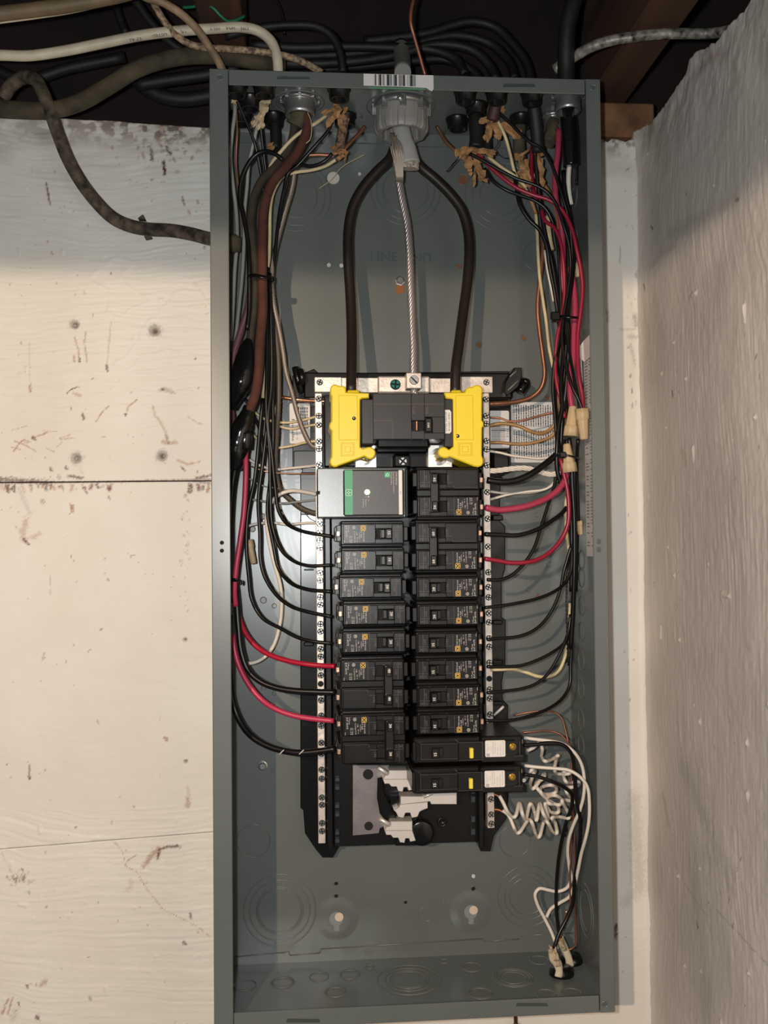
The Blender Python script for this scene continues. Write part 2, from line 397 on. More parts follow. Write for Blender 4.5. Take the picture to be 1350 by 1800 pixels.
stk([(194,565),(190,610),(187,650)], 1.6, .35, 2); stk([(186,640),(188,652)], 2.2, .7, 0); stk([(51,600),(51,670)], 1, .25, 2); stk([(51,676),(52,687)], 2.6, .85, 2)
stk([(117,690),(124,684),(136,679)], 1.2, .95, 0); stk([(128,690),(140,695)], 3, .45, 2); stk([(145,728),(146,735)], 3, .9, 0)
stk([(168,740),(178,725),(190,713)], 1.4, .75, 2); stk([(219,730),(225,714),(240,702)], 1.4, .75, 2); stk([(219,727),(220,730)], 2, .8, 0)
stk([(280,685),(290,683),(304,690)], 3.4, .6, 1); stk([(284,683),(287,685)], 1.6, .9, 0)
stk([(268,715),(272,730),(281,740),(288,755),(295,770)], 2.4, .45, 2); stk([(286,776),(300,778),(308,777)], 4, .55, 2); stk([(290,765),(297,780)], 2, .5, 0)
for a in range(9): 
    x, y = rs.uniform(15, 105), rs.uniform(755, 790); stk([(x, y), (x+rs.uniform(8, 28), y+rs.uniform(-14, 12))], 1.0, rs.uniform(.35, .8), 2)
stk([(22,793),(32,780),(42,772)], 1.2, .8, 2); stk([(25,775),(45,783),(62,793)], 1.2, .7, 2); stk([(56,768),(60,772)], 2.6, .8, 0); stk([(60,768),(82,760)], 1.3, .8, 2)
stk([(330,733),(345,742),(355,745)], 1.2, .5, 2); stk([(310,808),(330,816),(350,811)], 2, .55, 2); stk([(318,820),(325,828)], 1.6, .85, 0)
stk([(87,823),(88,826)], 3, .8, 0); stk([(114,821),(116,823)], 2.8, .8, 0); stk([(102,838),(104,840)], 4, .55, 1); stk([(120,836),(143,840)], 3, .75, 0)
stk([(0,843),(30,845),(90,848)], 5, .75, 0); stk([(90,848),(200,846),(370,842)], 1.6, .6, 0); stk([(345,840),(371,835)], 3, .8, 0); stk([(340,845),(368,850)], 3, .6, 0)
for a in range(46):
    x = rs.uniform(5, 200) if a < 34 else rs.uniform(330, 368); stk([(x, 850+rs.uniform(0, 6)), (x+rs.uniform(-3, 3), 852+rs.uniform(2, 14))], rs.uniform(1.2, 3.2), rs.uniform(.4, .9), rs.choice((0, 2)))
stk([(125,888),(126,898)], 3.4, .85, 2); stk([(73,880),(75,884)], 3, .7, 2); stk([(148,857),(151,866)], 2.4, .8, 0); stk([(0,855),(12,858)], 7, .4, 2)
stk([(32,858),(42,880),(52,902)], 4, .28, 1); stk([(45,915),(38,935),(40,948)], 6, .42, 2); stk([(40,948),(50,958)], 2.4, .9, 0); stk([(55,945),(68,938)], 4, .4, 2)
for a in range(34): y = rs.uniform(860, 1000); x = 326+rs.gauss(0, 5); stk([(x, y), (x+.5, y+2)], rs.uniform(.7, 2), rs.uniform(.3, .7), 2)
for a in range(60):
    x, y = rs.uniform(0, 365), rs.uniform(230, 1790); stk([(x, y), (x+rs.uniform(-2, 2), y+rs.uniform(1, 5))], rs.uniform(.6, 1.8), rs.uniform(.4, .9), rs.choice((0, 1, 2)))
for a in range(70): x, y = rs.gauss(288, 32), rs.gauss(240, 28); stk([(x, y), (x+rs.uniform(-5, 5), y+rs.uniform(-2, 8))], rs.uniform(1.4, 3.4), rs.uniform(.25, .75), rs.choice((0, 1, 2, 2)))
stk([(88,1010),(88,1048)], .9, .6, 1); stk([(77,1148),(74,1160)], 1.6, .6, 1); stk([(51,1345),(51,1368)], 1.4, .7, 0); stk([(50,1366),(51,1370)], 2.4, .9, 0)
stk([(330,1405),(330,1418)], 4, .6, 2); stk([(329,1385),(332,1400)], 3, .3, 2)
stk([(252,1525),(262,1510),(272,1500),(278,1494)], 5.5, .62, 2); stk([(276,1512),(280,1495),(294,1490),(316,1490)], 2.6, .8, 0); stk([(300,1489),(312,1488)], 2, .9, 0); stk([(222,1515),(238,1506)], 1.4, .7, 2)
stk([(197,1478),(215,1500),(220,1525),(240,1535),(255,1562),(285,1600),(325,1620),(345,1630),(370,1650)], .7, .7, 2)
stk([(228,1552),(230,1562),(222,1567)], 5, .22, 2); stk([(334,1608),(335,1616)], 2.4, .8, 0); stk([(322,1658),(325,1662)], 2.6, .9, 0)
for a in range(46): x, y = rs.gauss(32, 13), rs.gauss(1545, 9); stk([(x, y), (x+1, y+3)], rs.uniform(.7, 1.6), rs.uniform(.4, .8), rs.choice((0, 2)))
stk([(2,1785),(12,1760)], 2, .7, 2); stk([(12,1785),(20,1757)], 1.6, .7, 2); stk([(64,1790),(66,1794)], 3.4, .85, 0); stk([(20,1795),(25,1780)], 5, .3, 1)
stk([(72,1733),(78,1727)], 4.5, .5, 2); stk([(46,1735),(47,1740)], 2, .8, 0); stk([(31,1766),(32,1770)], 2.2, .8, 0); stk([(155,1755),(158,1760)], 2, .7, 1); stk([(0,1500),(20,1540)], .9, .5, 1)
stk([(290,1298),(292,1302)], 3.2, .8, 2)
for x, y, r in ((130,569,8),(271,580,10),(133,805,9),(284,801,9)): stk([(x, y), (x+.1, y)], r*1.15, .55, 1)
# narrow strip right of the box
for a in range(26): x, y = rs.gauss(1106, 8), rs.uniform(240, 1700); stk([(x, y), (x+rs.uniform(-1, 1), y+rs.uniform(1, 7))], rs.uniform(.8, 2), rs.uniform(.3, .8), rs.choice((0, 1, 1)))
stk([(1118,555),(1120,570)], 5, .7, 1); stk([(1090,578),(1120,578)], 1.6, .5, 1); stk([(1108,590),(1120,592)], 4, .45, 1); stk([(1110,605),(1118,640)], 3, .45, 1); stk([(1092,430),(1091,462)], 1.2, .7, 1)
stk([(1068,545),(1070,562)], 3, .7, 1); stk([(1083,1630),(1084,1650)], 3.5, .9, 0); stk([(1100,1590),(1130,1560)], 12, .25, 1); stk([(1115,1400),(1120,1480),(1125,1560)], 14, .30, 1); stk([(1070,232),(1118,236)], 3, .8, 0)  # the two wide lower strokes paint a shadow band beside the box
stk([(1065,222),(1120,228)], 4, .35, 1)
HOLES = [(130,569,7),(271,580,9),(133,805,8),(284,801,8),(325,1125,3.6),(326,1340,3.6)]
HP = [(U(x, y, 0), S(r)) for x, y, r in HOLES]
def grid_obj(name, X, Y, Zfn, dirt, material, parent, topw, kind=None):
    pass
def wall_grid(name, xs, ys, place, relief, dirt, material, parent, skirt=.018, ytop=None):
    nx, ny = len(xs), len(ys); gx, gy = np.meshgrid(xs, ys, indexing='ij')
    if ytop is not None:
        t = (gy-ys[0])/(ys[-1]-ys[0]); gy = ys[0]+t*(ytop(xs)[:, None]-ys[0])
    rz = relief(gx, gy); dd = dirt(gx, gy)
    P = place(gx, gy, rz).reshape(-1, 3); n = nx*ny
    idx = np.arange(n).reshape(nx, ny)
    q = np.stack([idx[:-1, :-1], idx[1:, :-1], idx[1:, 1:], idx[:-1, 1:]], -1).reshape(-1, 4)
    rim = np.concatenate([idx[:, 0], idx[-1, 1:], idx[-2::-1, -1], idx[0, -2:0:-1]])
    Pb = place(gx, gy, rz*0-skirt).reshape(-1, 3)[rim]; m = len(rim)
    s = np.stack([rim, np.arange(n, n+m), n+(np.arange(m)+1) % m, np.roll(rim, -1)], -1)
    V = np.concatenate([P, Pb]); Fc = np.concatenate([q, s])
    me = bpy.data.meshes.new(name); me.vertices.add(len(V))
    me.vertices.foreach_set('co', np.stack([V[:, 0], -V[:, 2], V[:, 1]], -1).ravel())
    me.loops.add(Fc.size); me.loops.foreach_set('vertex_index', Fc.ravel().astype(np.int32))
    me.polygons.add(len(Fc)); me.polygons.foreach_set('loop_start', np.arange(len(Fc), dtype=np.int32)*4); me.polygons.foreach_set('loop_total', np.full(len(Fc), 4, np.int32))
    sm = np.ones(len(Fc), bool); sm[len(q):] = False; me.polygons.foreach_set('use_smooth', sm); me.update(calc_edges=True); me.validate()
    at = me.color_attributes.new('dirt', 'FLOAT_COLOR', 'POINT')
    col = np.zeros((len(V), 4), np.float32); col[:, 3] = 1; col[:n, :3] = dd.reshape(-1, 3); col[n:, :3] = dd.reshape(-1, 3)[rim]
    at.data.foreach_set('color', col.ravel()); me.materials.append(material)
    o = bpy.data.objects.new(name, me); C.objects.link(o)
    if parent: o.parent = parent
    return o
def stroke_mask(gx, gy, wall='b'):
    out = np.zeros(gx.shape+(3,)); x0, x1, y0, y1 = gx.min(), gx.max(), gy.min(), gy.max()
    nz = fbm(gx*900, gy*900, 5, 3)
    for pts, w, a, ch in (STK if wall == 'b' else STKR):
        for i in range(len(pts)-1):
            A, B = pts[i], pts[i+1]
            ax_, ay_, bx_, by_ = (A.x, A.y, B.x, B.y) if wall == 'b' else (A.z, A.y, B.z, B.y)
            if max(ax_, bx_)+4*w < x0 or min(ax_, bx_)-4*w > x1 or max(ay_, by_)+4*w < y0 or min(ay_, by_)-4*w > y1: continue
            dx, dy = bx_-ax_, by_-ay_; L = dx*dx+dy*dy+1e-12
            t = np.clip(((gx-ax_)*dx+(gy-ay_)*dy)/L, 0, 1); d = np.hypot(gx-ax_-t*dx, gy-ay_-t*dy)
            k = np.clip(1.35-d/w-(nz-.40)*2.6, 0, 1)*a
            out[..., ch] = np.maximum(out[..., ch], k)
    return out
def relief_b(gx, gy):
    wv = fbm(gx*9, gy*9, 3, 3)
    # brush strokes, sweeping nearly level near the top and bottom, fading in the middle band
    ang = .10*np.sin(gx*9+2)+.25*(wv-.5); u = gx*np.cos(ang)+gy*np.sin(ang); v = -gx*np.sin(ang)+gy*np.cos(ang)
    br = fbm(u*22, v*430, 21, 3)-.45; fade = np.where(gy > -.36, 1.0, np.where(gy < -.70, 1.25, .18))
    fade = fade*(.4+1.2*fbm(gx*6, gy*6, 40, 2))
    lump = fbm(gx*60, gy*60, 31, 3)-.45
    z = .0009*br*fade+.0007*lump+.0006*(fbm(u*55, v*1100, 23, 2)-.35)*fade
    pim = vnoise(gx*140, gy*140, 77); z = z+.0011*np.clip(pim-.93, 0, 1)/.07*fade
    z = z+.0016*np.clip(1-np.abs(fbm(gx*14, gy*14, 55, 3)-.47)/.012, 0, 1)*(fbm(gx*5, gy*5, 56, 2) > .56)*.35
    for p, r in HP:
        d = np.hypot(gx-p.x, gy-p.y); z = z-.006*np.clip(1.25-d/r, 0, 1)+.0006*np.clip(1-np.abs(d-r*1.25)/(r*.3), 0, 1)
    return z
def dirt_shade_b(gx, gy):
    o = stroke_mask(gx, gy); 
    top = np.clip((gy+.022)/.02, 0, 1)*np.clip((fbm(gx*150, gy*150, 8, 5)-.42)*9, 0, 1)*np.clip(.35+(gx+.20)*6, .25, 1); o[..., 0] = np.maximum(o[..., 0], top*.75)
    g = np.clip((gy+.075)/.09, 0, 1)*(fbm(gx*22, gy*60, 9, 4)-.38)*2; o[..., 1] = np.maximum(o[..., 1], np.clip(g, 0, .5))
    sp = (vnoise(gx*420, gy*420, 91) > .965)*(fbm(gx*20, gy*20, 92, 3) > .5); o[..., 2] = np.maximum(o[..., 2], sp*.55)
    for p, r in HP:
        d = np.hypot(gx-p.x, gy-p.y); o[..., 1] = np.maximum(o[..., 1], np.clip(1.15-d/r, 0, 1)); o[..., 0] = np.maximum(o[..., 0], np.clip(1.0-d/(r*.8), 0, .9))
    return o
ZW = -.0025
wall = bpy.data.objects.new('wall_back', None); C.objects.link(wall); wall['kind'] = 'structure'
pl_b = lambda gx, gy, z: np.stack([gx, gy, ZW+z], -1)
def axis(a, b, f0, f1, fine, coarse):
    return np.unique(np.round(np.concatenate([np.arange(a, f0, coarse), np.arange(f0, f1, fine), np.arange(f1, b+coarse*.5, coarse)]), 6))
yS1a, yS1b = U(0, 848).y, U(370, 845).y; yS2a, yS2b = U(0, 1494).y, U(370, 1464).y
XL, XR, XC = -.9, .445, .443
def edge(ya, yb): return lambda xs: ya+(np.clip(xs, -.3, .02)-U(0, 848).x)/(U(370, 848).x-U(0, 848).x)*(yb-ya)
xs = axis(XL, .03, -.285, .03, .0013, .05)
t1, t2 = edge(yS1a, yS1b), edge(yS2a, yS2b)
def board(y0f, y1f, gap0, gap1, n, dd=0.0, xs=xs):
    tt = np.linspace(0, 1, n); gx, _ = np.meshgrid(xs, tt, indexing='ij')
    gy = y0f(xs)[:, None]+gap0+tt[None, :]*((y1f(xs)-gap1)-(y0f(xs)+gap0))[:, None]
    return gx, gy
def board_obj(y0f, y1f, g0, g1, n, xs=xs, off=0):
    gx, gy = board(y0f, y1f, g0, g1, n, xs=xs)
    ys = np.linspace(0, 1, n)
    return wall_grid('board', xs, ys, lambda a, b, z: np.stack([gx, gy, ZW+off+z], -1), lambda a, b: relief_b(gx, gy), lambda a, b: dirt_shade_b(gx, gy), WALLM, wall)
top_f = lambda xs: U(0, 203).y-.004*fbm(xs*25, xs*0, 12, 3)+(xs*0)-.006*np.clip((xs+.12)/.12, 0, 1)
bot_f = lambda xs: xs*0-1.05
board_obj(t1, top_f, .0006, 0, 330); board_obj(t2, t1, .0004, .0006, 300, off=.0006); board_obj(bot_f, t2, 0, .0004, 230, off=-.0008)
# the masonry strip to the right of the box runs into the corner
xsr = axis(.03, XC+.004, .33, XC+.004, .0013, .02)
def relief_s(gx, gy):
    z = relief_b(gx, gy)*.45+.0035*(fbm(gx*9, gy*9, 61, 3)-.45)
    return z+.004*np.clip((gx-(XC-.008))/.008, 0, 1)**2*(.6+.5*vnoise(gy*18, gy*0, 4))
gxs = xsr; ysr = np.linspace(-1.05, -.006, 620)
wall_grid('plaster_strip', gxs, ysr, pl_b, relief_s, dirt_shade_b, WALLM, wall, ytop=lambda x: x*0-.004+.004*vnoise(x*200, x*0, 3))
sm = MB()
for (fa, fb, t, z) in ((t1, t1, .0035, .0), (t2, t2, .0012, .0)):
    a, b = (yS1a, yS1b) if fa is t1 else (yS2a, yS2b)
    xa, xb = U(0, 848).x-.02, .02
    sm.prism([(xa, a-t), (xb, b-t), (xb, b+t), (xa, a+t)], ZW-.012, ZW-.0022)
sm.build('joint_dirt', SEAMD, wall)
# screws sunk into the board
for x, y, r in ((130,571,5),(133,806,5.2),(287,801,3.4)):
    p = U(x, y, 0); q = MB(); q.lathe((p.x, p.y, ZW-.0058), (0, 0, 1), [(0, S(r)), (.0008, S(r)), (.0016, S(r*.6)), (.0009, S(r*.35)), (.0009, 0)], 16); q.build('sunk_screw', mat('dull_screw', (.22,.22,.21), .5, .5), wall)
for x, y, r in ((112,937,8),(114,1246,8),(274,1364,8)):
    p = U(x, y, 0); q = MB(); q.ring((p.x, p.y), S(r-.8), ZW+.0002, .0006, .0008, 24); q.disc((p.x, p.y), S(r-1.5), ZW-.0003, 20, .0006); q.build('painted_plug', WALLM, wall)
p = U(291, 1300, 0); q = MB(); q.ring((p.x, p.y), S(10), ZW+.0002, .0005, .0007, 28); q.build('painted_plug', WALLM, wall)
# right wall: rubble masonry, its top broken away in a ragged slope
EDGE = [(1113,238),(1130,222),(1148,205),(1160,192),(1183,158),(1196,142),(1205,128),(1213,104),(1226,92),(1245,80),(1262,70),(1278,56),(1290,40),(1304,22),(1320,0),(1350,-40)]
EP = [UX(x, y, XC) for x, y in EDGE]; ez = np.array([max(p.z, 0) for p in EP]); ey = np.array([p.y for p in EP])
STKR = []
def stkr(pts, w, a, ch): STKR.append(([UX(x, y, XC) for x, y in pts], S(w, 120), a, ch))
stkr([(1235,115),(1262,95),(1290,90)], 12, .45, 1); stkr([(1250,100),(1258,92)], 7, .35, 2); stkr([(1180,410),(1230,385),(1290,350)], 16, .35, 1); stkr([(1145,470),(1160,450),(1185,430)], 9, .4, 1)  # the diagonal strokes paint the upper shadow's edge into the wall colour
stkr([(1200,1350),(1260,1480),(1285,1560)], 26, .36, 1); stkr([(1240,1500),(1290,1540)], 22, .3, 1); stkr([(1165,1400),(1175,1450)], 8, .4, 1)  # broad strokes put the lower shadow bands into the colour
stkr([(1205,1555),(1248,1612)], 1.4, .7, 1); stkr([(1262,1600),(1350,1700)], 1.3, .7, 1); stkr([(1229,1620),(1231,1632)], 2.5, .9, 0); stkr([(1134,500),(1136,508)], 3, .9, 0)
stkr([(1183,688),(1184,696)], 2.6, .9, 0); stkr([(1200,790),(1205,815)], 9, .3, 2); stkr([(1145,397),(1149,401)], 3.2, .9, 0); stkr([(1292,350),(1298,348)], 3, .6, 0)
for a in range(90):
    x, y = rs.uniform(1140, 1345), rs.uniform(330, 1780); stkr([(x, y), (x+rs.uniform(-2, 2), y+rs.uniform(2, 10))], rs.uniform(.7, 1.8), rs.uniform(.35, .8), rs.choice((0, 1, 1)))
def relief_r(gx, gy):       # gx = distance from the corner towards the viewer, gy = height
    big = .009*(fbm(gx*7+3, gy*5, 71, 3)-.5)
    lean = np.clip((gy+.22)/.2, 0, 1)
    ang = .35*lean+.12*(fbm(gx*5, gy*5, 73, 2)-.5); u = gx*np.cos(ang)-gy*np.sin(ang); v = gx*np.sin(ang)+gy*np.cos(ang)
    br = .0010*(fbm(u*420, v*26, 74, 4)-.45)*(.25+1.3*fbm(gx*14, gy*11, 75, 3))+.0008*(fbm(gx*150, gy*110, 95, 4)-.45)
    pim = .0032*np.clip(vnoise(gx*75, gy*75, 76)-.955, 0, 1)/.06+.004*np.clip(vnoise(gx*34+9, gy*34, 79)-.982, 0, 1)/.03
    rough = .006*(fbm(gx*40, gy*40, 78, 4)-.45)*np.clip((gy+.10)/.1, .06, 1)
    cove = .003*np.clip(1-gx/.012, 0, 1)**2
    return big*np.clip(gx/.03, 0, 1)+br+pim+rough+cove
def dirt_shade_r(gx, gy):
    o = stroke_mask(gx, gy, 'r')
    g = np.clip((fbm(gx*18, gy*9, 81, 4)-.52)*2.4, 0, .35)*(.4+.6*np.clip((gy+.35)/.3, 0, 1)); o[..., 1] = np.maximum(o[..., 1], g)
    low = np.clip((-.62-gy)/.12, 0, 1)*np.clip((fbm(gx*14, gy*7, 82, 4)-.42)*2.2, 0, .4); o[..., 1] = np.maximum(o[..., 1], low)
    return o
zr = axis(-.01, 1.2, -.01, .30, .0013, .03); nyr = 820
ytr = lambda z: np.interp(z, ez, ey)+.010*(fbm(z*60, z*0, 88, 4)-.45)
wr = wall_grid('wall_right', zr, np.linspace(-1.05, .3, nyr), lambda gx, gy, z: np.stack([XC-z, gy, ZW+gx], -1), relief_r, dirt_shade_r, WALLR, None, skirt=.16, ytop=ytr)
wr['kind'] = 'structure'
# ceiling: subfloor with joists running out from the wall, plate and rim board behind
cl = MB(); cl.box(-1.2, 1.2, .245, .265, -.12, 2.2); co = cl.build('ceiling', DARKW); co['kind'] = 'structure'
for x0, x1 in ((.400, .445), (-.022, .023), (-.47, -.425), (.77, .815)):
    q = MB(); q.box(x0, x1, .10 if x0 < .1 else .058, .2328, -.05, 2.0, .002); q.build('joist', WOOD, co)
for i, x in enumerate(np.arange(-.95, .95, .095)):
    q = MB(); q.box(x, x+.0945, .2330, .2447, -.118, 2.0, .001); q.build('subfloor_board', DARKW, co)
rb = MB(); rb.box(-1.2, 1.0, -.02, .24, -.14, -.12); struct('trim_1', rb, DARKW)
pt = MB(); pt.box(.10, U(1150, 190, -4).x, .003, .0405, -.11, -.003, .002); struct('trim_2', pt, WOODL)
# ------------------------------------------------------------------ the enclosure
T = .0015
box = thing('panel_enclosure', 'tall open grey-green steel electrical enclosure mounted on the white wall', 'electrical box', (W/2, -H/2, 0))
q = MB(); q.box(0, W, -H, 0, -.0015, 0); bp = q.build('back_panel', PAINT, box)
FL, FR, FT, FB = .0168, .0138, .0142, .0150
for nm, a in (('side_wall', (0, T, -H, 0, 0, D-T)), ('side_wall', (W-T, W, -H, 0, 0, D-T)), ('top_wall', (T, W-T, -T, 0, 0, D-T)), ('bottom_wall', (T, W-T, -H, -H+T, 0, D-T))):
    q = MB(); q.box(*a); q.build(nm, PAINT, box)
for nm, a in (('front_flange', (0, FL, -H, 0, D-T, D)), ('front_flange', (W-FR, W, -H, 0, D-T, D)), ('front_flange', (FL+.0004, W-FR-.0004, -FT, 0, D-T-.0012, D-.0008)), ('front_flange', (FL+.0004, W-FR-.0004, -H, -H+FB, D-T-.0012, D-.0008))):
    q = MB(); q.box(*a, .0007); o = q.build(nm, PAINT, box)
def dot(px, py, h, r, mtl, nm='hole', rim=True, sink=0):
    p = U(px, py, h); m_ = MB(); m_.disc((p.x, p.y), S(r, h), p.z-.0001, 18, .0004)
    o = m_.build(nm, mtl, box)
    if rim:
        k = MB(); k.ring((p.x, p.y), S(r, h)+.0004, p.z, .0005, .0006, 20); k.build('hole_rim', PAINT, box)
    return o
DF = D*1000+.1
for x, y, r in ((387,136,4.2),(1042,154,4.2),(1063,1765,4.2)): dot(x, y, DF, r, mat('flange_screw_head', (.07,.085,.08), .5), 'corner_rivet')
for x, y in ((390,954),(390,968)): dot(x, y, DF, 3.6, HOLEK, rim=False)
for x, y in ((1053,952),(1053,966)): dot(x, y, DF, 3.4, mat('dull_green_hole', (.07,.08,.075), .6))
# stamped slots in the flanges
for x0, x1, y, h in ((486,545,137,5), (884,941,150,6), (907,964,1766,5), (503,563,1794,6)):
    a, b = U(x0, y, DF-.8), U(x1, y, DF-.8); k = MB(); hh = S(h/2, 127)
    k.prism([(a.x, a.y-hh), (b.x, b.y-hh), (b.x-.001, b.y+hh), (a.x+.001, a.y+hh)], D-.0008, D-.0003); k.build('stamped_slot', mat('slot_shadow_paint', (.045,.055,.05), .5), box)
    k = MB(); k.box(a.x, b.x, a.y+hh, a.y+hh+.0007, D-.0009, D-.0002, .0003); k.build('slot_lip', PAINT, box)
# fold tabs and seams on the back plate (top and bottom)
def seam(pts, h=.0012, t=.0012):
    k = MB()
    for a, b in zip(pts, pts[1:]):
        A, B = U(*a, 0), U(*b, 0); k.tube([(A.x, A.y, .0003), (B.x, B.y, .0003)], t*.5, 6, 1)
    k.build('sheet_seam', PAINT, box)
seam([(410,1682),(500,1674),(508,1672),(510,1679),(562,1675),(564,1668),(850,1650),(852,1654),(912,1651),(914,1645),(1008,1640)])
seam([(410,251),(500,252),(640,252),(760,259),(940,262)])
# knockout rings
def knock(cx, cy, rs_, axis='z'):
    k = MB()
    for r in rs_:
        if axis == 'z': p = U(cx, cy, 0); k.ring((p.x, p.y), S(r), 0, .0007, .0008, 48)
    k.build('knockout', PAINT, box)
for cx, cy, r in ((492,1600,(62,52,40,37)), (927,1575,(53,41,32)), (446,1478,(28,)), (520,345,(62,52,38)), (713,335,(62,52,40)), (878,345,(62,50,36)), (946,450,(27,)), (905,1478,(28,))): knock(cx, cy, r)
def knock_floor(cx, cy, rr, mtl=PAINT, top=False):
    y = -T if top else -H+T; p = UT(cx, cy, y); k = MB()
    for r in rr: k.ring((p.x, p.z), r, y, .0007, .0009, 40, axis='-y' if top else 'y')
    if not top: k.prism([], 0, 0) if False else None
    k.build('knockout', mtl, box)
for cx, cy, r in ((430,1732,(.011,)), (497,1727,(.0112,.0098)), (561,1717,(.0095,)), (615,1713,(.0098,.009)), (590,1744,(.0098,.009)), (719,1722,(.031,.0235,.019,.0165)), (829,1700,(.0105,.0095)), (902,1719,(.019,.0165,.0125)), (845,1746,(.0115,.010)),
                  (948,1688,(.0095,)), (432,1776,(.011,)), (500,1774,(.0115,.0105)), (566,1778,(.0095,)), (620,1768,(.0095,)), (960,1748,(.0095,)), (1005,1746,(.0095,)), (650,1700,(.0045,)), (780,1690,(.0045,)), (628,1758,(.004,))):
    if cy < 1752: knock_floor(cx, cy, r)
for cx, cy, r in ((705,188,(.034,.029)), (525,180,(.025,.021)), (630,205,(.004,))): knock_floor(cx, cy, r, top=True)
# side wall knockouts on the right
for y in (985, 1015, 1065, 1110, 1160, 1210, 1265, 1310, 420, 470, 345):
    p = UX(1022 if y > 600 else 1010, y, W-T); k = MB(); k.ring((p.y, p.z), .0098, W-T, .0006, .0008, 30, axis='x'); 
    k.v = [Vector((v.x, v.y, v.z)) for v in k.v]; k.build('knockout', PAINT, box)
for y, r in ((1440,.02), (1600,.026)):
    p = UX(1030, y, W-T); k = MB(); k.ring((p.y, p.z), r, W-T, .0006, .0008, 40, axis='x'); k.ring((p.y, p.z), r*.75, W-T, .0006, .0008, 40, axis='x'); k.build('knockout', PAINT, box)
# small holes
for x, y, r, mt in ((586,313,11,HOLEW),(578,466,3.6,HOLEW),(600,467,3.6,HOLEW),(632,306,3,HOLEW),(807,468,4.4,HOLEB),(842,606,4.6,HOLEB),(920,594,4.2,HOLEB),(814,316,9,HOLEB),(962,699,4,HOLEB),
                 (462,908,4.2,HOLEW),(444,930,4,HOLEW),(463,1055,4.4,HOLEW),(482,1065,3,HOLEW),(591,1553,3.2,HOLEK),(591,1575,3.2,HOLEK),(832,1540,3.4,HOLEW),(832,1562,3.4,HOLEK),(713,1586,2.8,HOLEK),
                 (943,905,3.2,PAINT),(968,926,3.2,PAINT),(965,992,3.2,PAINT),(929,1037,3,PAINT),(946,1048,3.4,HOLEB),(631,224,3.4,HOLEW),(947,1197,2.6,PAINT),(779,1584,2.4,PAINT),(646,1590,2.4,PAINT),(463,1210,3,PAINT),(482,1219,2.4,PAINT),(480,1355,2.4,PAINT)):
    dot(x, y, .15, r, mt)
# embossed raised bosses with keyholes
for cx, cy in ((592,1614), (828,1602)):
    p = U(cx, cy, 0); k = MB(); r = S(26)
    k.lathe((p.x, p.y, -.0001), (0, 0, 1), [(0, r*1.6), (.00008, r*1.48), (.0003, r*1.36), (.0007, r*1.2), (.0011, r*1.04), (.00132, r*.92), (.0014, r*.8), (.0014, 0)], 32); k.build('embossed_boss', PAINT, box)
    k = MB(); k.disc((p.x-.0005, p.y), S(12), .0014, 24, .0003); k.box(p.x-S(5), p.x+S(4), p.y-S(21), p.y-S(8), .0013, .0016); k.build('keyhole', mat('keyhole_shadow', (.20,.22,.22), .7), box)
    k = MB(); k.disc((p.x+S(4), p.y+S(3)), S(7.5), .0017, 20, .0002); k.build('keyhole_light', mat('beige_wall_in_hole', (.62,.50,.38), .7), box)
k = MB(); p = U(747, 1608, 0); k.ring((p.x, p.y), S(12), 0, .0004, .0004, 30)
for dy, w in ((0, 7), (-3, 4), (-6, 2)): k.box(p.x-S(w), p.x+S(w), p.y+S(dy)-.0002, p.y+S(dy)+.0002, 0, .0004)
k.box(p.x-.0002, p.x+.0002, p.y, p.y+S(8), 0, .0004); k.build('ground_symbol', PAINT, box)
# stamped lettering LINE and, turned round, LINE
def emboss(s, px, py, rot, w):
    p = U(px, py, 0); k = MB(); v, f = _text(s); wd_ = max(a.x for a in v)-min(a.x for a in v); sz = S(w)/wd_; c = math.cos(rot)
    n = len(v); vs = [(p.x+a.x*sz*c, p.y+a.y*sz*1.0*c, .0001) for a in v]+[(p.x+a.x*sz*c, p.y+a.y*sz*c, .0009) for a in v]
    from collections import Counter
    ed = Counter(); dr = {}
    for t in f:
        for i in range(len(t)): e = (t[i], t[(i+1) % len(t)]); ed[tuple(sorted(e))] += 1; dr[tuple(sorted(e))] = e
    fs = [tuple(i+n for i in t) for t in f]
    for e, cnt in ed.items():
        if cnt == 1: a, b = dr[e]; fs.append((a, b, b+n, a+n))
    k.add(vs, fs); k.build('stamped_lettering', mat('lettering_enamel', (.10,.118,.11), .25), box)
emboss('LINE', 675, 452, 0, 47); emboss('LINE', 736, 452, math.pi, 44)
# hex screw with brown slot below
def hexscrew(px, py, r, slot):
    p = U(px, py, 0); s_ = MB(); s_.lathe((p.x, p.y, 0), (0, 0, 1), [(0, S(r)), (.0012, S(r)), (.0016, S(r*.8)), (.004, S(r*.75)), (.0045, S(r*.6)), (.0045, 0)], 6 if slot else 20, smooth=False)
    o = s_.build('mounting_screw', SCR, box)
    if slot: k = MB(); k.disc((p.x, p.y-S(14)), S(8.5), .0001, 20, .0005, sy=1.1); k.build('slot_showing_wood', mat('orange_brown_wood', (.24,.085,.02), .7), box)
hexscrew(703, 494, 9, True); hexscrew(462, 1346, 8, False)
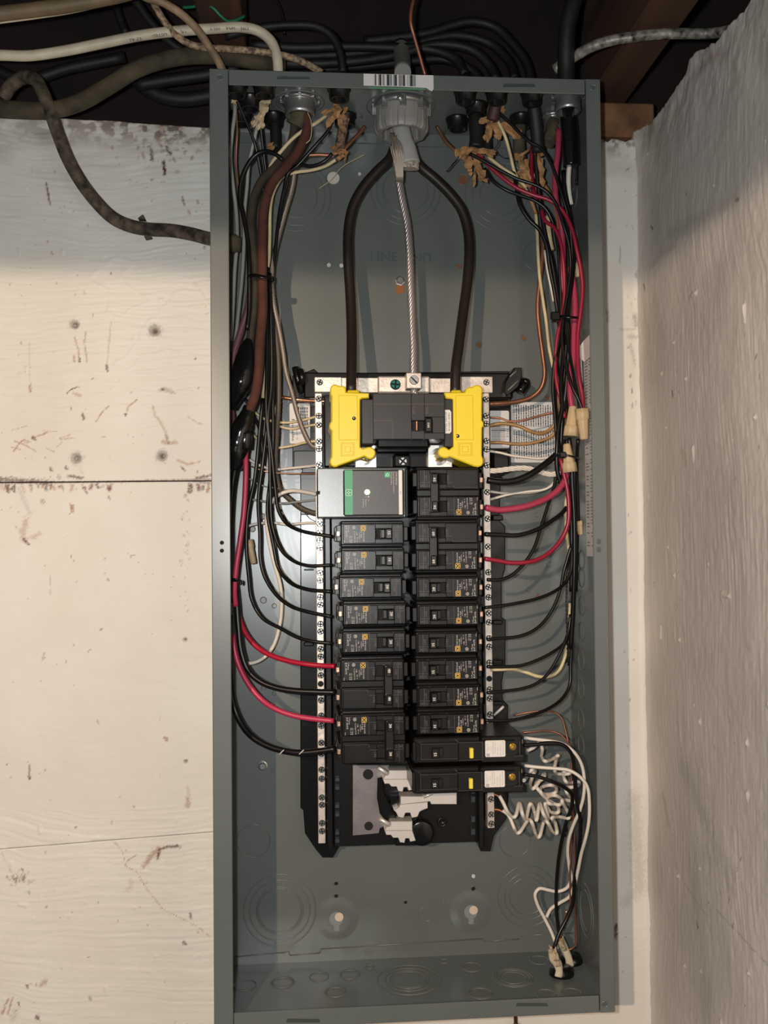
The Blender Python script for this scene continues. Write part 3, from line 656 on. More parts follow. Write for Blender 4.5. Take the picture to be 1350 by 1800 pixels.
# long label on the right side wall
la, lb = UX(1040, 605, W-T), UX(1040, 978, W-T); k = MB()
k.add([(W-T-.0005, la.y+.004, .086), (W-T-.0005, la.y-.006, .066), (W-T-.0005, lb.y, .066), (W-T-.0005, lb.y, .121), (W-T-.0005, la.y+.004, .121)], [(0,1,2,3,4)])
lab = k.build('side_label', LBL, box); k = MB()
for i in range(60):
    y = la.y-.012-(la.y-lb.y-.02)*i/60
    for c0, c1 in ((.070,.080), (.084,.098), (.102,.117)):
        if random.random() < .8: k.add([(W-T-.0008, y, c0), (W-T-.0008, y, c0+(c1-c0)*random.uniform(.4, 1)), (W-T-.0008, y-.0011, c1), (W-T-.0008, y-.0011, c0)], [(0,1,2,3)])
o = k.build('label_print', INKG, lab); o['kind'] = 'stuff'
# torn white corner curling off the label
k = MB(); a = UX(1025, 640, W-T-.004); k.add([(W-T-.001, la.y+.012, .119), (W-T-.004, la.y+.006, .078), (W-T-.009, la.y-.004, .066), (W-T-.002, la.y-.014, .074), (W-T-.001, la.y-.01, .119)], [(0,1,2,3,4)]); k.build('curled_label_corner', LBLW, lab)
# bar code sticker over the top flange
s0, s1 = U(639, 129, DF), U(762, 132, DF); zb = D-.0007
st = thing('barcode_sticker', 'white barcode sticker stuck across the middle of the top flange', 'sticker', (s0.x, s0.y, zb))
k = MB(); k.prism([(s0.x, U(645,150,DF).y), (s0.x, s0.y), (s1.x, s1.y), (s1.x, U(762,156,DF).y), (s1.x-.0015, U(760,160,DF).y), (s1.x-.004, U(755,158,DF).y), (s1.x-.0065, U(750,154,DF).y), (s0.x+.03, U(700,151.5,DF).y)], zb, zb+.0003); k.build('sticker_paper', LBL, st)
k = MB(); k.box(s0.x+.004, s1.x-.008, U(755,158,DF).y, U(755,155.5,DF).y, zb, zb+.0005); k.build('green_edge', mat('sticker_green', (.10,.26,.14), .6), st)
k = MB(); x = U(658, 140, DF).x; xe = U(731, 140, DF).x; y0, y1 = U(695,131,DF).y, U(695,150.5,DF).y
for wv, gp in ((.3,.5),(1,2.2),(.4,.4),(1.8,1.5),(.5,.4),(.5,2.6),(2.1,.5),(.4,.4),(.5,.4),(.4,1.6),(.6,.4),(2,2),(.5,.4),(.6,.4),(.5,.5),(.5,.5),(1.8,2.6),(.4,1.4),(.4,.4),(2.2,.5),(.5,.4),(.5,.4),(.5,.4),(.5,1)):
    a = wv*.00105; k.box(x, min(x+a, xe), y0, y1, zb+.0003, zb+.0005); x += a+gp*.0009
    if x > xe: break
k.build('bar_code', INK, st)
# ------------------------------------------------------------------ interior of the load centre
inn = thing('load_centre_interior', 'black plastic breaker mounting base in the middle of the grey enclosure', 'breaker base', tuple(U(700, 1080, 10)))
def px2(pts, h): return [tuple(U(x, y, h)[:2]) for x, y in pts]
def pbox(mb, x0, x1, y0, y1, h0, h1, c=.0004):
    ym, xm = (y0+y1)/2, (x0+x1)/2
    mb.box(U(x0, ym, h1).x, U(x1, ym, h1).x, U(xm, y1, h1).y, U(xm, y0, h1).y, h0/1000, h1/1000, c); return mb
def pm(fn, nm, mt, par=inn):
    k = MB(); fn(k); return k.build(nm, mt, par)
k = MB(); k.prism(px2([(540,653),(552,648),(560,656),(895,652),(898,700),(898,830),(880,838),(878,915),(888,925),(888,1000),(882,1020),(882,1085),(889,1090),(888,1170),(882,1200),(884,1230),(893,1240),(894,1400),(890,1440),(868,1470),(862,1497),(845,1497),(840,1480),(598,1486),(585,1508),(567,1508),(556,1495),(536,1465),(533,1425),(528,1420),(528,905),(531,825),(514,820),(514,660)], 14), .004, .014, .001)
k.build('mounting_base', BLKG, inn)
for x0, x1, y0, y1, h in ((866,884,838,850,24),(866,884,905,915,24),(866,884,1090,1098,24),(866,884,1160,1172,24),(866,884,1232,1240,24),(534,552,1000,1003,18),(534,552,1128,1136,18),(534,552,1320,1324,18)):
    k = MB(); pbox(k, x0, x1, y0, y1, 12, h, .001); k.build('moulded_rib', BLKG, inn)
for x0, x1 in ((572,583), (838,847)):
    k = MB(); pbox(k, x0, x1, 830, 1492, 12, 44, .001); k.build('side_rail', BLK, inn)
k = MB(); pbox(k, 583, 838, 800, 1484, 13, 34, .0012); k.build('centre_deck', BLK, inn)
for x0, x1, y0, y1 in [(589,597,y-5,y+2) for y in (1372,1387,1419,1434,1466,1480)]+[(828,836,y-5,y+6) for y in (1390,1405,1440,1462)]:
    k = MB(); pbox(k, x0, x1, y0, y1, 33, 38, .0005); k.build('rail_catch', mat('dark_teal_grey_catch', (.03,.04,.042), .4), inn)
# top carrier and its two angled cable arms
k = MB(); pbox(k, 534, 900, 655, 700, 12, 38, .0015); k.build('top_carrier', BLKG, inn)
k = MB(); pbox(k, 570, 636, 694, 820, 14, 50, .001); pbox(k, 796, 848, 694, 820, 14, 50, .001); pbox(k, 636, 796, 780, 822, 14, 62, .001); k.build('main_breaker_bed', BLKG, inn)
k = MB(); pbox(k, 516, 556, 792, 822, 14, 22, .0008); k.build('raised_pad', BLK, inn); k = MB(); pbox(k, 528, 556, 830, 905, 14, 20, .0008); k.build('raised_pad', BLK, inn); k = MB(); pbox(k, 866, 896, 790, 832, 12, 30, .002); k.build('raised_pad', BLK, inn)
for pts in (([(519,646,38),(524,668,40),(530,690,36)],8), ([(528,650,46),(531,664,48),(528,676,44)],7)):
    k = MB(); k.tube(ppts(pts[0]), S(pts[1]/1.3, 40), 8, 4); k.build('cable_arm', BLKG, inn)
k = MB(); k.prism(px2([(895,660),(904,646),(917,646),(918,662),(912,680),(900,690),(892,696),(886,690),(888,672)], 46), .014, .046, .001); k.build('cable_arm', BLKG, inn)
k = MB(); a, b = U(922, 674, 30), U(912, 690, 30); k.tube([a, b], S(10.5, 30), 14, 3); k.lathe(a, a-b, [(0, S(10.5,30)), (S(5), S(9)), (S(8.5), S(5)), (S(10), 0)], 14); k.build('cable_arm', BLKG, inn)
for p0, p1 in (((896,662,47),(908,652,47)), ((893,686,47),(911,669,47))):
    k = MB(); k.tube(ppts([p0, p1]), .0007, 6, 1); k.build('arm_edge', mat('pale_grey_edge', (.22,.21,.20), .3), inn)  # edges drawn as paler lines along the black arm
# steel cross strap
k = MB(); pbox(k, 553, 600, 663, 689, 38, 47); pbox(k, 598, 668, 664, 690, 38, 43); pbox(k, 664, 756, 661, 691, 38, 50, .0015); pbox(k, 752, 812, 665, 690, 38, 43); pbox(k, 808, 866, 662, 690, 38, 47)
k.build('cross_strap', STLW, inn)
def screw_mesh(r, nm='screw', mt=SCR):
    k = MB(); k.disc((0, 0), r*1.10, .00005, 18, .0002); nv = len(k.f); k.lathe((0, 0, 0), (0, 0, 1), [(0, r), (.0006, r), (.0009, r*.9), (.0009, r*.0)], 18, smooth=False)
    for a in range(4):
        t = a*math.pi/2+math.pi/4; c = Vector((math.cos(t), math.sin(t)))*r*.46; w = r*.30
        pts = []
        for b in range(5): pass
        # four raised quadrants leave a cross slot between them
        q0, q1 = a*math.pi/2+.20, (a+1)*math.pi/2-.20; pts = [(r*.22*math.cos(t), r*.22*math.sin(t))]+[(r*.86*math.cos(q0+(q1-q0)*j/4), r*.86*math.sin(q0+(q1-q0)*j/4)) for j in range(5)]
        k.prism(pts, .0009, .0018, .0002)
    me = k.mesh(nm, mt); me.materials.append(VOID)
    for i, p in enumerate(me.polygons):
        c = p.center; p.material_index = 1 if i < nv or (abs(p.normal.y) > .9 and math.hypot(c.x, c.z) < r*.95 and -.00095 < c.y < -.00085) else 0
    return me
SC = screw_mesh(.0029)
def put(mesh, name, parent, p, rot=0, scale=1):
    o = bpy.data.objects.new(name, mesh); C.objects.link(o); o.parent = parent; o.location = w3(Vector(p)-Vector(parent['_o'])); o.rotation_euler.y = rot; o.scale = (scale,)*3; return o
for x, y, mt in ((562,672,SC), (855,672,SC)): put(mt, 'screw', inn, U(x, y, 47.2), .4)
put(screw_mesh(.0048, 'green_screw', GRNS), 'green_bonding_screw', inn, U(695, 676, 50.2), .1)
k = MB(); pbox(k, 714, 741, 655, 683, 46, 66, .0008); lug = k.build('neutral_lug', STLW, inn)
k = MB(); p = U(728, 668, 66); k.lathe(p, (0,0,1), [(-.001, .0047), (.0002, .0047), (.0008, .0042), (.0008, 0)], 20, smooth=False); k.build('lug_screw', ZNC, lug)
k = MB(); p = U(728, 668, 67); k.box(p.x-.0040, p.x+.0040, p.y-.0006, p.y+.0006, .0665, .0671); [setattr(v, 'xy', ((Vector((v.x-p.x, v.y-p.y)).x*.7-(v.y-p.y)*.7)*1+p.x, ((v.x-p.x)*-.7-(v.y-p.y)*.7)+p.y)) for v in k.v]; k.build('screw_slot', VOID, lug)
# line lugs under the main breaker
for x0, x1, bx, by in ((624,662,640,803), (752,795,771,803)):
    k = MB(); pbox(k, x0, x1, 782, 822, 60, 68, .0006); lg = k.build('bus_lug', STL, inn)
    p = U(bx, by, 68); k = MB(); k.lathe(p, (0,0,1), [(0,.0085),(.0012,.0085),(.0016,.006),(.0016,0)], 26, smooth=False); k.build('washer', SCR, lg)
    k = MB(); k.lathe(p+Vector((0,0,.0015)), (0,0,1), [(0,.0058),(.010,.0056),(.0105,.004),(.0105,0)], 6, smooth=False); k.build('bolt', BRASS, lg)
k = MB(); pbox(k, 690, 722, 797, 824, 60, 70, .003); k.build('screw_boss', BLKG, inn); put(screw_mesh(.0043), 'screw', inn, U(708, 811, 70.2), .7)
k = MB(); pbox(k, 660, 752, 776, 797, 60, 80, .002); k.build('gloss_ledge', BLKG, inn)
# bus plate and stabs left open at the bottom
k = MB(); k.prism(px2([(620,1345),(684,1345),(690,1362),(678,1366),(666,1368),(664,1404),(668,1430),(684,1450),(668,1456),(666,1465),(620,1469)], 40), .036, .040, .0004); k.build('bus_plate', BUS, inn)
for x, y, r in ((647,1361,9),(648,1452,7.5)): k = MB(); p = U(x, y, 40.2); k.disc((p.x, p.y), S(r, 40), p.z, 22, .0005); k.build('plate_hole', VOID, inn)
k = MB(); k.prism(px2([(664,1368),(672,1366),(676,1395),(700,1444),(684,1446),(668,1430),(663,1404)], 47), .036, .047, .001); pbox(k, 686, 704, 1400, 1420, 36, 46); k.build('insulator_shield', BLKG, inn)
def teeth(pts, h0, h1, nm='stab'): k = MB(); k.prism(px2(pts, h1), h0/1000, h1/1000, .0006); return k.build(nm, STL, inn)
for dx, dy, sc_ in ((0, 0, 0), (3, 90, 0)):
    teeth([(684+dx,1354+dy),(722+dx,1354+dy),(722+dx,1370+dy),(673+dx,1370+dy)], 40, 58)
    teeth([(673+dx,1370+dy),(722+dx,1370+dy),(728+dx,1388+dy),(718+dx,1390+dy),(716+dx,1384+dy),(710+dx,1384+dy),(708+dx,1392+dy),(700+dx,1391+dy),(697+dx,1383+dy),(688+dx,1383+dy),(684+dx,1378+dy),(676+dx,1378+dy)], 40, 54)
    k = MB(); k.tube(ppts([(664+dx,1349+dy,60),(682+dx,1360+dy,60)]), S(4, 60), 8, 2); k.build('stab_rib', STL, inn)
teeth([(704,1400),(742,1400),(757,1394),(803,1393),(803,1414),(758,1414),(756,1409),(704,1414)], 40, 58)
teeth([(704,1414),(752,1410),(752,1421),(744,1424),(738,1427),(734,1436),(724,1438),(721,1429),(713,1429),(709,1438),(700,1436),(696,1428),(692,1424),(700,1420)], 40, 54)
k = MB(); k.tube(ppts([(744,1401,60),(760,1394,60)]), S(3.2, 60), 8, 2); k.build('stab_rib', STL, inn)
k = MB(); p = U(740, 1462, 40); k.lathe((p.x, p.y, .034), (0,0,1), [(0,.013),(.010,.0125),(.011,.010),(.011,0)], 30); pbox(k, 695, 744, 1472, 1486, 30, 40); k.build('stab_holder', BLKG, inn)
k = MB(); p = U(777, 1444, 34); k.lathe((p.x, p.y, .034), (0,0,1), [(0,.0048),(.003,.0048),(.003,.0032),(.0005,.003),(.0005,0)], 18); k.build('locating_post', BLK, inn)
# neutral bars with their terminal screws
def nbar(xt, yt, xb, yb, ys, label, h=42, holes=()):
    a, b = U(xt, yt, h), U(xb, yb, h); xm = (a.x+b.x)/2
    t = thing('neutral_bar', label, 'terminal bar', (xm, (a.y+b.y)/2, .03)); k = MB(); hw = .0036
    k.box(xm-hw, xm+hw, b.y, a.y, .030, h/1000, .0006); k.build('bar', STLW, t)
    for i, y in enumerate(ys):
        p = U(xt+(xb-xt)*(y-yt)/(yb-yt), y, h+.2); o = put(SC, 'screw', t, (xm+.0003, p.y, p.z), random.uniform(0, 1.5), 1.0)
    for y in holes:
        p = U(xb, y, h); k = MB(); k.disc((xm, p.y), .0029, p.z, 20, .0004); k.build('empty_screw_hole', VOID, t)
    return t
nbar(561, 691, 564.5, 1483, (701,731,747,776,789,817,921,936,950,963,1007,1020,1050,1063,1097,1110,1141,1154,1173,1187,1218,1231,1258,1276,1306,1325,1353,1369,1402,1415,1447,1461), 'long tinned neutral bar with screws, left of the breakers', holes=(1202,))
nbar(855, 690, 862, 1456, (702,731,745,775,790,818,865,912,961,1006,1032,1050,1078,1094,1122,1137,1165,1212,1228,1256,1275,1405,1432,1448), 'long tinned neutral bar with screws, right of the breakers', holes=(1193,))
# ------------------------------------------------------------------ main breaker
mb_ = thing('main_breaker', 'large black double-pole main breaker marked 100 between the two yellow covers', 'circuit breaker', tuple(U(718, 738, 60)))
HM = 112
k = MB()
for a in ((656,723,692,772), (746,781,692,733), (723,746,692,739), (723,746,758,772), (746,781,761,772), (760,781,733,761)): pbox(k, *a, 66, HM, .0003)
pbox(k, 656, 781, 692, 772, 62, HM-6, .001); k.build('case', MBRK, mb_)
for a in ((635,657,701,781), (780,797,701,786)): k = MB(); pbox(k, *a, 60, 104, .001); k.build('end_block', MBRK, mb_)
k = MB(); pbox(k, 662, 755, 770, 788, 60, 100, .002); k.build('lower_step', BLKG, mb_)
k = MB(); pbox(k, 724, 745, 740, 757, 102, 107, 0); k.build('toggle_window', VOID, mb_)
k = MB(); pbox(k, 731, 734, 740, 757, 106, 112, .0003); k.build('window_bar', COP, mb_)
k = MB(); pbox(k, 747, 759.5, 734, 760, 104, 119, .0012); tg = k.build('toggle', HND, mb_)
k = MB(); p = U(753, 747, 119.1); text(k, '100', .0034, p.x, p.y, p.z, -math.pi/2, bold=1); k.build('rating_number', PRT, tg)
for s_, x, y, w in (('OFF', 726, 721, 22), ('ON', 750, 721, 15)):
    k = MB(); p = U(x, y, HM+.1); text(k, s_, .0042, p.x, p.y, p.z, -math.pi/2, bold=1); k.build('moulded_lettering', mat('moulded_text', (.075,.055,.045), .4), mb_)
k = MB(); pa, pb_ = U(782.5, 762, 104.2), U(793, 720.5, 104.2); k.prism([(pa.x, pa.y), (pb_.x-.0015, pa.y), (pb_.x, pa.y+.002), (pb_.x, pb_.y-.002), (pb_.x-.0015, pb_.y), (pa.x, pb_.y)], pa.z, pa.z+.0003); ml = k.build('rating_label', LBLW, mb_)
k = MB(); text(k, 'BOARD AMPS', .0026, (pa.x+pb_.x)/2+.001, (pa.y+pb_.y)/2, pa.z+.0004, math.pi/2, fx=.017); text(k, 'LISTED CIRCUIT', .0024, (pa.x+pb_.x)/2-.0018, (pa.y+pb_.y)/2, pa.z+.0004, math.pi/2, fx=.018); k.build('label_print', INK, ml)
k = MB()
for a in ((656,781,710,710.6), (656,690,739,739.6), (690,690.5,740,772)): pbox(k, *a, HM-1, HM+.15, 0)
k.build('moulded_line', mat('pale_moulding', (.09,.075,.065), .5), mb_)  # lines paler than the main breaker case
# ------------------------------------------------------------------ yellow terminal covers
def ycover(raw, fx, fy, inset, logo, hole, label, notch):
    t = thing('terminal_cover', label, 'cover', tuple(U(fx(raw[0][0]), fy(raw[0][1]), 100)), 'yellow plastic lug covers beside the main breaker')
    k = MB(); P = [(fx(a), fy(b)) for a, b in raw]; k.prism(px2(P, 104), .060, .104, .0012); k.build('cover_body', YEL, t)
    x0, x1, y0, y1 = fx(inset[0]), fx(inset[1]), fy(inset[2]), fy(inset[3])
    k = MB(); w = 1.2
    for a in ((x0, x1, y0-w, y0), (x0, x1, y1, y1+w), (x0-w, x0, y0-w, y1+w), (x1, x1+w, y0-w, y1+w)): pbox(k, *a, 103, 104.9, .0002)
    k.build('raised_border', YEL, t)
    x0, x1, y0, y1 = fx(logo[0]), fx(logo[1]), fy(logo[2]), fy(logo[3]); k = MB(); cx, cy = (x0+x1)/2, (y0+y1)/2
    for s_ in (1, .82, .45):
        a, b, c, d, w = cx-(x1-x0)/2*s_, cx+(x1-x0)/2*s_, cy-(y1-y0)/2*s_, cy+(y1-y0)/2*s_, .9
        for r in ((a, b, c, c+w), (a, b, d-w, d), (a, a+w, c, d), (b-w, b, c, d)): pbox(k, *r, 103.8, 104.6, .0001)
    k.build('embossed_square', mat('yellow_emboss', (.74,.54,.012), .4), t)
    p = U(fx(hole[0]), fy(hole[1]), 104.1); k = MB(); k.disc((p.x, p.y), S(3.3, 104), p.z, 18, .0003); k.build('test_hole', VOID, t); k = MB(); k.lathe((p.x-.0003, p.y+.0003, p.z+.0003), (0,0,1), [(0,.0009),(.0004,.0008),(.0004,0)], 10); k.build('hole_screw', SCR, t)
    k = MB(); a = U(fx(notch[0]), fy(notch[1]), 98); b = U(fx(notch[2]), fy(notch[3]), 98); k.box(a.x, b.x, b.y, a.y, .078, .098, .002); k.build('cable_collar', YEL, t)
ycover([(565,300),(565,240),(575,215),(595,202),(625,200),(645,212),(660,215),(690,212),(712,228),(722,250),(722,278),(860,282),(950,286),(950,335),(880,340),(862,352),(862,820),(890,835),(910,828),(935,820),(965,818),(995,835),(1012,865),(1012,895),(995,925),(965,940),(940,935),(905,912),(655,1002),(630,1015),(600,1018),(575,1003),(560,975),(562,945),(578,915),(578,660),(558,635),(555,605),(562,580),(577,562),(577,320)],
       lambda x: 480+x/5.625, lambda y: 640+y/5.625, (655,830,312,745), (670,805,775,908), (800,537), 'left yellow terminal cover, hooked at its lower right, beside the main breaker', (728,255,855,290))
ycover([(314,202),(314,192),(450,190),(462,165),(480,155),(500,156),(515,144),(540,140),(562,150),(573,172),(570,200),(568,380),(580,395),(581,415),(570,432),(568,620),(578,645),(578,670),(568,688),(545,698),(515,694),(350,628),(335,636),(310,637),(285,628),(271,610),(271,585),(285,567),(310,560),(330,568),(345,580),(370,560),(368,240),(345,234),(320,232)],
       lambda x: 700+x/3.857, lambda y: 640+y/3.857, (394,505,214,510), (406,503,531,622), (403,488), 'right yellow terminal cover, hooked at its lower left, beside the main breaker', (358,175,430,196))
# ------------------------------------------------------------------ surge protector
sg = thing('surge_protector', 'wide surge protector with green stripe and glowing green light, top of left breaker column', 'surge protector', tuple(U(636, 866, 60)))
k = MB(); pbox(k, 557, 717, 822, 910, 46, 108, .0012); k.build('case', SIDE, sg)
k = MB(); pbox(k, 603.5, 711, 825, 907, 107, 113, .0015); fp = k.build('front_plate', GRB, sg)
k = MB(); pbox(k, 712, 717.5, 823, 909, 100, 110, .001); k.build('end_cap', BRK, sg)
k = MB(); pbox(k, 606, 620, 826.5, 905, 112.9, 113.4, 0); k.build('green_stripe', GRN, sg)
k = MB(); pbox(k, 701, 707, 826.5, 904.5, 112.9, 113.4, 0); ws = k.build('white_stripe', LBLW, sg)
k = MB(); cx, cy = 613, 866
for s_ in (5.6, 2.8):
    w = .9 if s_ > 4 else 1.4
    for r in ((cx-s_, cx+s_, cy-s_, cy-s_+w), (cx-s_, cx+s_, cy+s_-w, cy+s_), (cx-s_, cx-s_+w, cy-s_, cy+s_), (cx+s_-w, cx+s_, cy-s_, cy+s_)): pbox(k, *r, 113.3, 113.6, 0)
k.build('square_emblem', GRNL, sg)
k = MB(); pbox(k, 676, 686, 829.5, 839.5, 112.9, 113.4, 0); k.build('green_logo', GRN, sg)
k = MB(); p = U(681, 834.5, 113.5); text(k, 'Q', .0046, p.x, p.y, p.z, -math.pi/2, bold=1); k.build('logo_letter', GRNL, sg)
k = MB()
for s_, x, y, sz, L in (('HOMCOM2175SB', 696.5, 841, .0021, 23), ('Surge Protective Device /', 692, 848, .0019, 38), ('Parafoudre', 688, 841, .0019, 22), ('On', 647.7, 879.5, .0016, 4), ('Replace /', 643.3, 884, .0016, 13), ('Remplacer', 638.8, 885, .0016, 15)):
    p = U(x, y, 113.2); text(k, s_, sz, p.x, p.y, p.z, -math.pi/2, fx=S(L, 113))
for y in (873.2,): pbox(k, 646.5, 649, y-1, y+1, 113, 113.3, 0); pbox(k, 642.8, 643.6, y-.6, y+.6, 113, 113.3, 0)
k.build('printed_text', PRT, sg)
k = MB(); p = U(703.8, 866, 113.5); text(k, 'SPD', .0022, p.x, p.y, p.z, -math.pi/2); k.build('stripe_text', INKG, ws)
k = MB(); p = U(645.5, 865, 113); k.lathe(p, (0,0,1), [(0,.0024),(.0006,.0023),(.0012,.0014),(.0014,0)], 18); k.build('indicator_light', LED, sg)
k = MB(); pbox(k, 556, 562.5, 863, 869, 96, 108.5, 0); k.build('wire_notch', VOID, sg)
k = MB(); pbox(k, 557, 568, 694, 1480, 13, 30.2, .0005); pbox(k, 853, 865, 694, 1452, 13, 30.2, .0005); k.build('bar_carrier', BLKG, inn)
# ------------------------------------------------------------------ branch breakers (local frame: +x = outer, wire end; z = height above back panel)
HB = .113; PX = .5236e-3                      # one photo pixel at the breaker faces
def part(name, fn, mt, parent, label=None):
    k = MB(); fn(k); o = bpy.data.objects.new(name, k.mesh(name, mt, (0, 0, 0))); C.objects.link(o); o.parent = parent
    if label: o['label'] = label
    return o
EDG = mat('pale_moulding', (.09,.075,.065), .5)  # moulded lines and lettering, paler than the case
def body(k, y0=0):
    def b(x0, x1, a0, a1, z0, z1, c=.0004): k.box(x0*PX, x1*PX, y0+a0*PX, y0+a1*PX, z0, z1, c)
    b(-56, 57, -23.6, 23.6, .045, .100, .0014); b(-56, 57, -19.5, 19.5, .098, .1075, .0012)
    for a in ((-53, -33), (-4, 53)): b(a[0], a[1], -16.6, 16.6, .105, HB, .0005)
    b(-33.2, -3.8, 9.6, 16.6, .105, HB, .0003); b(-33.2, -3.8, -16.6, -9.6, .105, HB, .0003)
    b(-63, -52, -12.5, 12.5, .050, .1055, .0006); b(52, 64, -16, 3, .050, .104, .0006); b(52, 64, 3, 13, .05, .100, .0006)
def lines(k, y0=0):
    def b(x0, x1, a0, a1): k.box(x0*PX, x1*PX, y0+a0*PX, y0+a1*PX, HB-.0002, HB+.00012)
    b(-52, -34, -6.3, -5.8); b(-5, 8, -6.3, -5.8); b(-44, -43.4, -16, 16); b(9, 9.5, -16, 16); b(10, 52, -16.2, -15.7)
def window(k, y0=0): k.box(-33*PX, -4*PX, y0-9.4*PX, y0+9.4*PX, .1070, .1078)
def handle(k, y0=0):
    k.box(-32.5*PX, -21*PX, y0-9*PX, y0+9*PX, .105, .1185, .0009); k.box(-21.5*PX, -13*PX, y0-8.4*PX, y0+8.4*PX, .104, .1098, .0009)
def windowbar(k, y0=0): k.box(-14*PX, -12*PX, y0-8*PX, y0+8*PX, .106, .1095, .0003)
def terminal(k, y0=0):
    k.box(60*PX, 67*PX, y0-13*PX, y0+13*PX, .060, .082, .0006); k.box(60*PX, 66*PX, y0-5*PX, y0+6*PX, .080, .092, .0005)
def clamp(k, y0=0): k.box(58*PX, 64.5*PX, y0-6*PX, y0+4*PX, .0985, .1042, .0006)
def moulded(k, y0=0):
    text(k, 'ON', .0036, -1*PX, y0+1*PX, HB+.0001, math.pi/2); text(k, '2K12', .0034, -44*PX, y0-11.5*PX, HB+.0001, 0); text(k, 'OFF', .0032, -40*PX, y0+2*PX, HB+.0001, math.pi/2)
def printing(k, y0=0):
    L = [(17, 'TYPE HOM', 2.0, 3.5, 19), (21, '10 kA', 2.2, 0, 12), (24.2, '120/240V~', 1.3, 4, 13), (29, 'CB', 1.6, -1, 6), (28, '40 C', 1.5, 9.5, 8), (33, 'UL LISTED', 1.5, 0.5, 12), (32.6, 'CIRCUIT BKR', 1.3, 10.5, 9),
         (38, 'CU 14-8', 1.7, 9, 12), (40.8, 'AL 12-8', 1.7, 9, 12), (43, 'LR', 1.4, -12, 6), (47.5, 'DP-4075', 2.3, -5, 20), (51, 'HACR', 1.3, 13, 5), (44, 'AMB', 1.3, -6, 6)]
    for x, s_, sz, y, w in L: text(k, s_, sz*.001, x*PX, y0+y*PX, HB+.00015, math.pi/2, fx=w*PX)
    k.ring((34*PX, y0-11.5*PX), 2.6*PX, HB+.0001, .00022, .0002, 16); k.box(33.3*PX, 34.7*PX, y0-12.8*PX, y0-10.2*PX, HB, HB+.0003)
def emblem(k, y0=0):
    cx, cy = 17.5, -10.5
    for s_, w in ((4.6, 1.0), (2.8, 1.3)):
        for r in ((cx-s_, cx+s_, cy-s_, cy-s_+w), (cx-s_, cx+s_, cy+s_-w, cy+s_), (cx-s_, cx-s_+w, cy-s_, cy+s_), (cx+s_-w, cx+s_, cy-s_, cy+s_)): k.box(r[0]*PX, r[1]*PX, y0+r[2]*PX, y0+r[3]*PX, HB, HB+.0003)
CLM = mat('copper_clamp', (.62,.40,.28), .35, .7, bump=.4, bscale=400)
def single(loc, label, group):
    t = thing('breaker', label, 'circuit breaker', (0, 0, 0), group)
    part('case', body, BRK, t); part('moulded_line', lines, EDG, t); part('toggle_window', window, VOID, t); part('toggle', handle, HND, t); part('window_bar', windowbar, BRK, t)
    part('wire_terminal', terminal, BRK, t); part('wire_clamp', clamp, CLM, t); part('moulded_lettering', moulded, EDG, t); part('printed_text', printing, PRT, t); part('square_emblem', emblem, PRTY, t)
    return t
NUMS = {}
def number(s_):
    if s_ not in NUMS: k = MB(); text(k, s_, .0037, 0, 0, 0, math.pi/2, bold=2); NUMS[s_] = k.mesh('rating_number', PRT)
    return NUMS[s_]
def copy_tree(o, parent=None):
    c = o.copy(); C.objects.link(c); c.parent = parent
    for ch in list(o.children): copy_tree(ch, c)
    return c
def place(t, px, py, left, rating, ys=(0,)):
    p = U(px, py, 113); t.location = w3((p.x, p.y, 0)); t['_o'] = (p.x, p.y, 0)
    if left: t.rotation_euler.y = math.pi
    tg = [c for c in t.children if c.name.startswith('toggle') and 'window' not in c.name and 'handle_tie' not in c.name][0]
    for y in ys:
        o = bpy.data.objects.new('rating_number', number(rating)); C.objects.link(o); o.parent = tg; o.location = (-27*PX, -(.1187 if len(ys) == 1 else .1207), y-2*PX)
GR, GL = 'single-pole breakers in the right column', 'single-pole breakers in the left column'
proto = single(None, '', GR); first = True
R1 = [(788,1033,'20','upper of the two right-column breakers marked 20, directly below the double 60'),(789,1081,'20','lower of the two right-column breakers marked 20'),(787,1130,'15','topmost right-column breaker marked 15'),
      (787,1177.5,'15','right-column breaker marked 15 beside the cream wire'),(789,1225,'15','right-column breaker marked 15, third of the four 15s'),(790,1272.5,'15','lowest plain right-column breaker marked 15, above the white-labelled pair')]
L1 = [(656,938.5,'15','black breaker marked 15 directly below the surge protector, upper left-column single'),(657,985.5,'15','left-column breaker marked 15, second below the surge protector'),(653,1033,'20','topmost left-column breaker marked 20, shifted slightly left'),
      (660,1080.5,'20','middle left-column single breaker marked 20'),(659,1129.5,'20','lowest left-column single breaker marked 20, above the double 40')]
for i, (x, y, r, lb) in enumerate(R1+L1):
    t = proto if i == 0 else copy_tree(bare)
    if i == 0: bare = copy_tree(proto)
    t['label'] = lb; t['group'] = GR if i < 6 else GL; place(t, x, y, i >= 6, r)
for ch in list(bare.children): bpy.data.objects.remove(ch)
bpy.data.objects.remove(bare)
